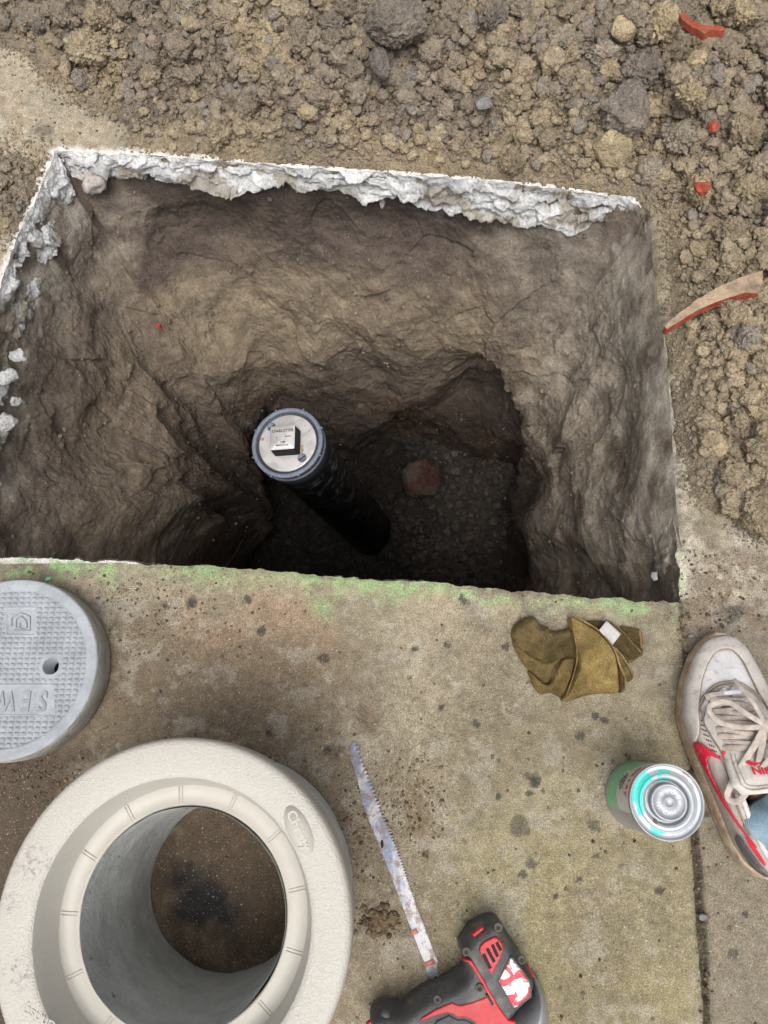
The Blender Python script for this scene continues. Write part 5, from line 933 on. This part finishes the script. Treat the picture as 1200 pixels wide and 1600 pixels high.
    def S(s, t, off=0.0):
        s = np.asarray(s, float); t = np.asarray(t, float); th = np.pi * t; e = ex(s); c_, sn = np.cos(th), np.sin(th); hw = (wl(s) + wr(s)) / 2 * .965
        l = (wl(s) - wr(s)) / 2 + np.sign(c_) * (hw + off) * np.abs(c_) ** .85; tilt = .008 * np.abs(sn) * np.interp(s, [0, .3, 1], [0, 1, 1])
        z = .029 + (Hc(s) - .029 + off) * np.abs(sn) ** e; s2 = .012 + .972 * s + .0 * t; return W(s2, l + tilt, z)
    def topen(s): return np.interp(s, [.0, .30, .34, .44, .50, .58, .66, .76, .88, .94, .965], [.5, .5, .46, .42, .385, .365, .345, .35, .36, .40, .5])   # left edge of the throat opening
    ns, ntt = 260, 90; s = np.linspace(0, 1, ns)
    def cols_for(V, s, t):
        n1 = fbm(V, 40, 4, 5); c = np.tile([.47, .45, .44], (len(V), 1)); c = lerp(c, [.40, .31, .22], .75 * sst(.02, -.02, 0) + .65 * (1 - sst(.032, .046, V[:, 2] + .008 * n1))); c = lerp(c, [.53, .53, .55], .8 * np.exp(-((s - .2) / .13) ** 4) * np.exp(-((t - .47) / .27) ** 4)); return c
    mb = MB()
    s1 = np.linspace(0, .30, 90); TT = np.linspace(0, 1, 160); mb.grid(S(np.repeat(s1, 160), np.tile(TT, 90)), 90, 160); s2_ = np.linspace(.30, 1, ns - 90); ST = [(np.repeat(s1, 160), np.tile(TT, 90))]
    for side in (0, 1):
        to = topen(s2_); T = np.linspace(0, 1, ntt)[None] * to[:, None]; T = T if side == 0 else 1 - T; SS = np.repeat(s2_[:, None], ntt, 1); ST.append((SS.ravel(), T.ravel())); mb.grid(S(SS.ravel(), T.ravel()), len(s2_), ntt, flip=(side == 1))
    VV = np.vstack(mb.V); SSf = np.concatenate([q_[0] for q_ in ST]); TTf = np.concatenate([q_[1] for q_ in ST])
    up = mb.build('upper', leather, shoe, True, cols_for(VV, SSf, TTf)); sl_ = up.modifiers.new('solid', 'SOLIDIFY'); sl_.thickness = .004; sl_.offset = -1
    # inner lining and footbed
    LIN = m_plain('black_lining', (.022, .022, .028), .9, .1, var=.3, vs_=300, bump=.001)
    mb = MB(); so_ = np.linspace(.34, .965, 120); nt_ = 30
    for side in (0, 1):
        T = (topen(so_)[:, None] - np.linspace(0, .22, nt_)[None] * np.clip(topen(so_)[:, None] * 4, 0, 1)); T = np.clip(T, .02, .5); T = T if side == 0 else 1 - T; V = S(np.repeat(so_, nt_), T.ravel(), -.0055); V[:, 2] -= .001; mb.grid(V, len(so_), nt_, flip=(side == 1))
    mb.grid(W(np.repeat(np.linspace(.36, .86, 20), 8), np.tile(np.linspace(-.020, .036, 8), 20), .040), 20, 8, flip=True); mb.build('lining', LIN, shoe)
    # padded collar roll
    COLR = leather
    for side in (0, 1):
        sc = np.linspace(.53, .965, 90); t = topen(sc) if side == 0 else 1 - topen(sc); q = S(sc, t, -.001); mb = MB(); mb.tube(q, .0032, 10); mb.build('collar_padding', leather, shoe, True, np.tile([.56, .54, .52], (mb.n, 1)))
    # overlays: raised panels drawn in (s, t)
    def overlay(name, poly, off, m, par, col=None, step=.006, thick=.0012):
        pl = np.array(poly, float); lo, hi = pl.min(0), pl.max(0); nx = int((hi[0] - lo[0]) / step) + 3; ny = int((hi[1] - lo[1]) / step) + 3; X, Y = np.meshgrid(lo[0] - step + np.arange(nx) * step, lo[1] - step + np.arange(ny) * step, indexing='ij'); P = np.stack([X.ravel(), Y.ravel()], 1); sd, nr = sdf(P, pl)
        ok = (sd > -.75 * step).reshape(nx, ny); cell = ok[:-1, :-1] & ok[1:, :-1] & ok[:-1, 1:] & ok[1:, 1:]; P = np.where((sd < .25 * step)[:, None], nr, P); I, J = np.nonzero(cell); kk = I * ny + J; Q = np.stack([kk, kk + 1, kk + ny + 1, kk + ny], 1); us, inv = np.unique(Q.ravel(), return_inverse=True); P = P[us]; V = S(P[:, 0], P[:, 1], off)
        mb = MB(); mb.add(V, inv.reshape(-1, 4)); o = mb.build(name, m, par, True, None if col is None else lerp(np.tile(col, (len(V), 1)), [.48, .39, .29], .6 * (1 - sst(.032, .044, V[:, 2] + .008 * fbm(V, 40, 3, 3))))); sd_m = o.modifiers.new('solid', 'SOLIDIFY'); sd_m.thickness = thick; sd_m.offset = -1; return o
    def seam(pts, r=.0011, off=.0026, col=(.24, .19, .15)):
        p = smooth_poly(pts, 10, False); mb = MB(); mb.tube(S(p[:, 0], p[:, 1], off), r, 6); mb.build('seam', leather, up, True, np.tile(col, (mb.n, 1)))
    CW = [.47, .44, .41]
    # mudguard round the toe, cut out for the toe box
    tb = [(.075, .47), (.085, .36), (.13, .25), (.20, .20), (.28, .185), (.335, .19)]
    ml = [(.07, .5), (.085, .40), (.13, .33), (.20, .30), (.288, .27), (.345, .25), (.40, .20)]
    mg = smooth_poly([(.012, .5), (.02, .25), (.05, .10), (.12, .03), (.25, .02), (.38, .02), (.44, .04), (.43, .12)] + ml[::-1] + [(a_, 1 - b_) for a_, b_ in ml[1:]] + [(.43, .88), (.44, .96), (.38, .98), (.25, .98), (.12, .97), (.05, .90), (.02, .75)], 5)
    overlay('mudguard', mg, .0026, leather, up, CW, .008)
    eye = smooth_poly([(.235, .49), (.24, .45), (.26, .41), (.29, .37), (.325, .32), (.36, .29), (.42, .31), (.48, .33), (.525, .345), (.53, .375), (.48, .39), (.40, .41), (.33, .435), (.295, .465), (.285, .49)], 5)
    overlay('eyestay', eye, .0030, leather, up, [.43, .40, .37], .006); overlay('eyestay', np.array([[a_, 1 - b_] for a_, b_ in eye]), .0030, leather, up, [.43, .40, .37], .006)
    overlay('heel_counter', smooth_poly([(.83, .06), (.80, .12), (.82, .17), (.88, .21), (.94, .22), (.955, .12), (.94, .06)], 5), .0024, m_plain('dark_heel_trim', (.10, .095, .10), .6, .3, dirt=.5, dirtc=(.4, .33, .26)), up, None, .006)
    arc_ = lambda q: list(q) + [(a_, 1 - b_) for a_, b_ in list(q)[::-1]]
    for pts in (arc_([(.40, .20), (.345, .25), (.288, .27), (.20, .30), (.13, .33), (.085, .40), (.072, .46)]), arc_([(.39, .185), (.34, .235), (.283, .255), (.20, .285), (.125, .315), (.075, .385), (.060, .46)]), arc_([(.29, .275), (.255, .33), (.225, .40), (.212, .46)]), arc_([(.30, .285), (.265, .34), (.236, .41), (.224, .46)]),
                [(.44, .05), (.43, .12), (.40, .19)], [(.04, .30), (.07, .20), (.12, .15), (.2, .12), (.32, .12), (.40, .13)], [(.29, .27), (.33, .30), (.36, .285), (.42, .305), (.525, .34)], [(.30, .36), (.35, .31), (.42, .33), (.5, .35)], [(.5, .30), (.56, .30), (.68, .28), (.80, .30)]): seam(pts)
    REDL = NM('red_leather', .5, .35); q = REDL.mix(REDL.ramp(REDL.noise(70, 6, .7), .58, .68, 0, .5), (.56, .018, .045), (.45, .25, .22)); REDL.bump(REDL.noise(200, 4), .0006); REDL = REDL.out(q)
    sw = smooth_poly([(.435, .10), (.440, .15), (.455, .21), (.48, .26), (.505, .30), (.510, .29), (.494, .235), (.494, .185), (.512, .150), (.56, .118), (.63, .138), (.72, .20), (.83, .305), (.838, .295), (.75, .20), (.66, .115), (.57, .07), (.49, .06), (.445, .075)], 5)
    overlay('tick_mark', sw, .0032, REDL, up, None, .004, .0016); overlay('tick_mark', np.array([[a_, 1 - b_] for a_, b_ in sw]), .0032, REDL, up, None, .004, .0016)
    overlay('red_trim', smooth_poly([(.475, .335), (.50, .325), (.545, .34), (.55, .365), (.52, .37), (.49, .37)], 4), .0034, REDL, up, None, .004)
    overlay('red_trim', smooth_poly([(.80, .27), (.84, .29), (.90, .30), (.905, .27), (.86, .25), (.81, .24)], 4), .0026, REDL, up, None, .004)
    # perforations near the lace row
    mb = MB()
    for i in range(3):
        for j in range(8): p = S(.345 + j * .021 + .004 * i, .23 + i * .016 + .003 * j, .0012); V, T = clod_shape(1, 3, 0, 0); mb.add(V * .0009 + p, T=T)
    mb.build('perforations', INK, up)
    # tongue: padded slab rising out of the throat
    def TG(u, v, h=0.0):
        s_ = .27 + .365 * u; l_ = (v - .5) * 2 * np.interp(u, [0, .6, .9, 1], [.018, .028, .030, .022]) + .014 + .012 * u; z_ = np.interp(s_, [.27, .36, .44, .52, .58, .64], [.060, .072, .083, .096, .108, .116]) - .010 * ((v - .5) * 2) ** 2 + h; return W(s_, l_, z_)
    u, v = np.meshgrid(np.linspace(0, 1, 60), np.linspace(0, 1, 40), indexing='ij'); hh = .003 * np.clip(np.minimum(np.minimum((1 - u) * 8, v * 8), (1 - v) * 8), 0, 1) ** .5 + .0008 * np.sin(v * 60) * (u > .66) * (u < .84); mb = MB(); mb.grid(TG(u.ravel(), v.ravel(), hh.ravel()), 60, 40, flip=True); mb.grid(TG(u.ravel(), v.ravel(), hh.ravel() * 0 - .004), 60, 40)
    tn = mb.build('tongue', leather, shoe, True, np.tile([.58, .54, .50], (mb.n, 1)))
    for inset in (.10, .16):
        e = inset; pts = smooth_poly([(.60, e), (.80, e), (1 - e * .55, e + .06), (1 - e * .45, .5), (1 - e * .55, 1 - e - .06), (.80, 1 - e), (.60, 1 - e)], 8, False); mb = MB(); mb.tube(TG(pts[:, 0], pts[:, 1], .0032), .0006, 6); mb.build('seam', leather, tn, True, np.tile([.36, .31, .27], (mb.n, 1)))
    # tick and word on the tongue (reads towards the wearer)
    p0, pu, pv = TG(np.array([.76]), np.array([.45]), .0048)[0], TG(np.array([.82]), np.array([.45]), .0048)[0], TG(np.array([.76]), np.array([.55]), .0048)[0]; Yv = Vector(p0 - pu).normalized(); Xv = Vector(pv - p0).normalized(); Xv = (Xv - Xv.dot(Yv) * Yv).normalized(); Zv = Xv.cross(Yv)
    if Zv.z < 0: Xv = -Xv; Zv = Xv.cross(Yv)
    Xr, Yr = Xv, Yv; Mx = Matrix((Xr, Yr, Zv)).transposed(); REDP = m_plain('red_print_tongue', (.60, .02, .04), .6, .3)
    text('NIKE', 'lettering', REDP, .0125, Vector(p0) + Xr * .001 - Yr * .004, Mx, tn, .0003, bold=.0003)
    tk = [(0, 0), (.004, -.0035), (.010, -.0035), (.030, .0070), (.012, .0000), (.007, .0000), (.0035, .0035)]; off = wloc(tn); me = bpy.data.meshes.new('tick'); vs2 = [Vector(p0) + Xr * (x - .016) + Yr * (y + .006) + Zv * .0012 - off for x, y in tk]; me.from_pydata(vs2, [], [list(range(len(tk)))]); me.materials.append(REDP); o = bpy.data.objects.new('tick', me); COL.objects.link(o); o.parent = tn; sm_ = o.modifiers.new('solid', 'SOLIDIFY'); sm_.thickness = .0006
    # laces: flat bands crossing the throat, with a bow
    LACE = NM('dirty_lace', .9, .1); q = LACE.scale(LACE.mix(0.0, (.42, .365, .32), (.42, .365, .32)), LACE.ramp(LACE.noise(90, 5, .6), .3, .7, .75, 1.2)); LACE.bump(LACE.noise(700, 3, .6), .0006); LACE = LACE.out(q)
    def lace(pts, r=.0036, fl=.34): p = smooth_poly(pts, 8, False); mb = MB(); mb.tube(p, r, 10, fl); mb.build('lace', LACE, shoe)
    E = lambda s_, sd_, h=.004: (S(np.array([s_]), np.array([sd_]), h))[0]
    for i in range(6):
        s0 = .275 + i * .036; zt = TG(np.array([(s0 + .02 - .27) / .365]), np.array([.5]), .009)[0]; a_, b_ = E(s0 + .012 * (i % 2), .385 - .006 * i), E(s0 + .018, .615 + .006 * i); mid = zt + np.array([0, 0, .001 * (i % 2)]); lace([a_ - [0, 0, .004], a_, (a_ + mid) / 2 + [0, 0, .003], mid, (b_ + mid) / 2 + [0, 0, .003], b_, b_ - [0, 0, .004]], .0034)
    for i in range(5):
        s0 = .29 + i * .038; a_, b_ = E(s0, .39 - .006 * i, .003), E(s0 + .045, .61, .003); mid = TG(np.array([(s0 + .02 - .27) / .365]), np.array([.5]), .0125)[0]; lace([a_, mid, b_], .0030)
    kn_ = np.array(W(.40, .004, .100)); V, T = clod_shape(4, 3, .2, .3, .02); mb = MB(); mb.add(V * [.0085, .0075, .006] + kn_, T=T); mb.build('knot', LACE, shoe)
    WHT = m_plain('lace_core', (.56, .51, .47), .9, .1)
    lp = lambda *q_: [kn_ + W2(*a_) for a_ in q_]
    def W2(x, y, z): return np.array([x, y, z])
    lace(lp((0, 0, .002), (-.020, .012, .006), (-.040, .026, .002), (-.056, .020, -.008), (-.047, .004, -.006), (-.022, -.002, .002), (0, 0, 0)), .0032); lace(lp((0, 0, 0), (-.016, -.022, .002), (-.034, -.048, -.004), (-.044, -.074, -.018), (-.034, -.078, -.010), (-.018, -.050, .002), (0, 0, 0)), .0038)
    lace(lp((0, 0, .003), (-.010, .022, .004), (-.018, .040, -.004), (-.022, .052, -.014)), .0026); lace(lp((0, 0, .002), (.012, -.016, .004), (-.010, -.042, .006), (-.024, -.064, -.010)), .0030); lace(lp((0, 0, 0), (.020, .014, .004), (.036, .010, -.01), (.030, -.01, -.006), (0, 0, 0)), .0034)
    lace([E(.262, .47, .005), E(.258, .41, .006), E(.262, .34, .004)], .0040)
    mb = MB(); p = S(np.array([.245, .245, .265, .265]), np.array([.44, .56, .56, .44]), .0045); mb.add(p, [[0, 1, 2, 3]]); o = mb.build('lace_tag', leather, shoe, False, np.tile([.68, .68, .72], (4, 1))); o.modifiers.new('solid', 'SOLIDIFY').thickness = .002
    # --- trousers
    DEN = NM('pale_denim', .9, .15); q = DEN.scale(DEN.mix(DEN.ramp(DEN.noise(25, 5, .6), .4, .65, 0, 1), (.20, .30, .38), (.33, .42, .48)), DEN.ramp(DEN.noise(900, 3, .6), .3, .7, .8, 1.2)); DEN.bump(DEN.noise(800, 3, .6), .0006); DEN = DEN.out(q)
    nr_, nn = 90, 96; a = np.linspace(0, 2 * np.pi, nn, endpoint=False); V = np.zeros((nr_, nn, 3)); base = np.array(W(.79, -.004, .070)); D = kn - ank; D /= np.linalg.norm(D); Xd = np.cross(D, [0, 0, 1.]); Xd /= np.linalg.norm(Xd); Yd = np.cross(D, Xd); hX, hY = np.array([1., 0, 0]), np.array([0, 1., 0])
    for i in range(nr_):
        t = i / (nr_ - 1); cc = base * (1 - t) + (kn + [0, 0, .02]) * t; f = sst(0, .25, t); A_ = hX * (1 - f) + Xd * f; B_ = hY * (1 - f) + Yd * f; r = .043 + .028 * t; V[i] = cc + r * (np.cos(a)[:, None] * A_ * .98 + np.sin(a)[:, None] * B_ * 1.02)
    P = V.reshape(-1, 3); tt = np.repeat(np.linspace(0, 1, nr_), nn); aa = np.tile(a, nr_); rad = P - np.repeat(V.mean(1), nn, 0); rad /= np.linalg.norm(rad, axis=1)[:, None]; P = P + rad * (.007 * fbm(P, 16, 3, 5) + .005 * np.sin(aa * 5 + tt * 14 + 4 * fbm(P, 8, 2, 6)) * (1 - tt * .5))[:, None]
    mb = MB(); mb.grid(P, nr_, nn, cv=True); tr = mb.build('trouser_leg', DEN, root); sm2 = tr.modifiers.new('solid', 'SOLIDIFY'); sm2.thickness = .0016
    mb = MB(); mb.tube(np.vstack([P[3 * nn:4 * nn], P[3 * nn:3 * nn + 1]]) + [0, 0, 0], .0012, 6, cap=False); mb.build('hem', DEN, tr)
person()
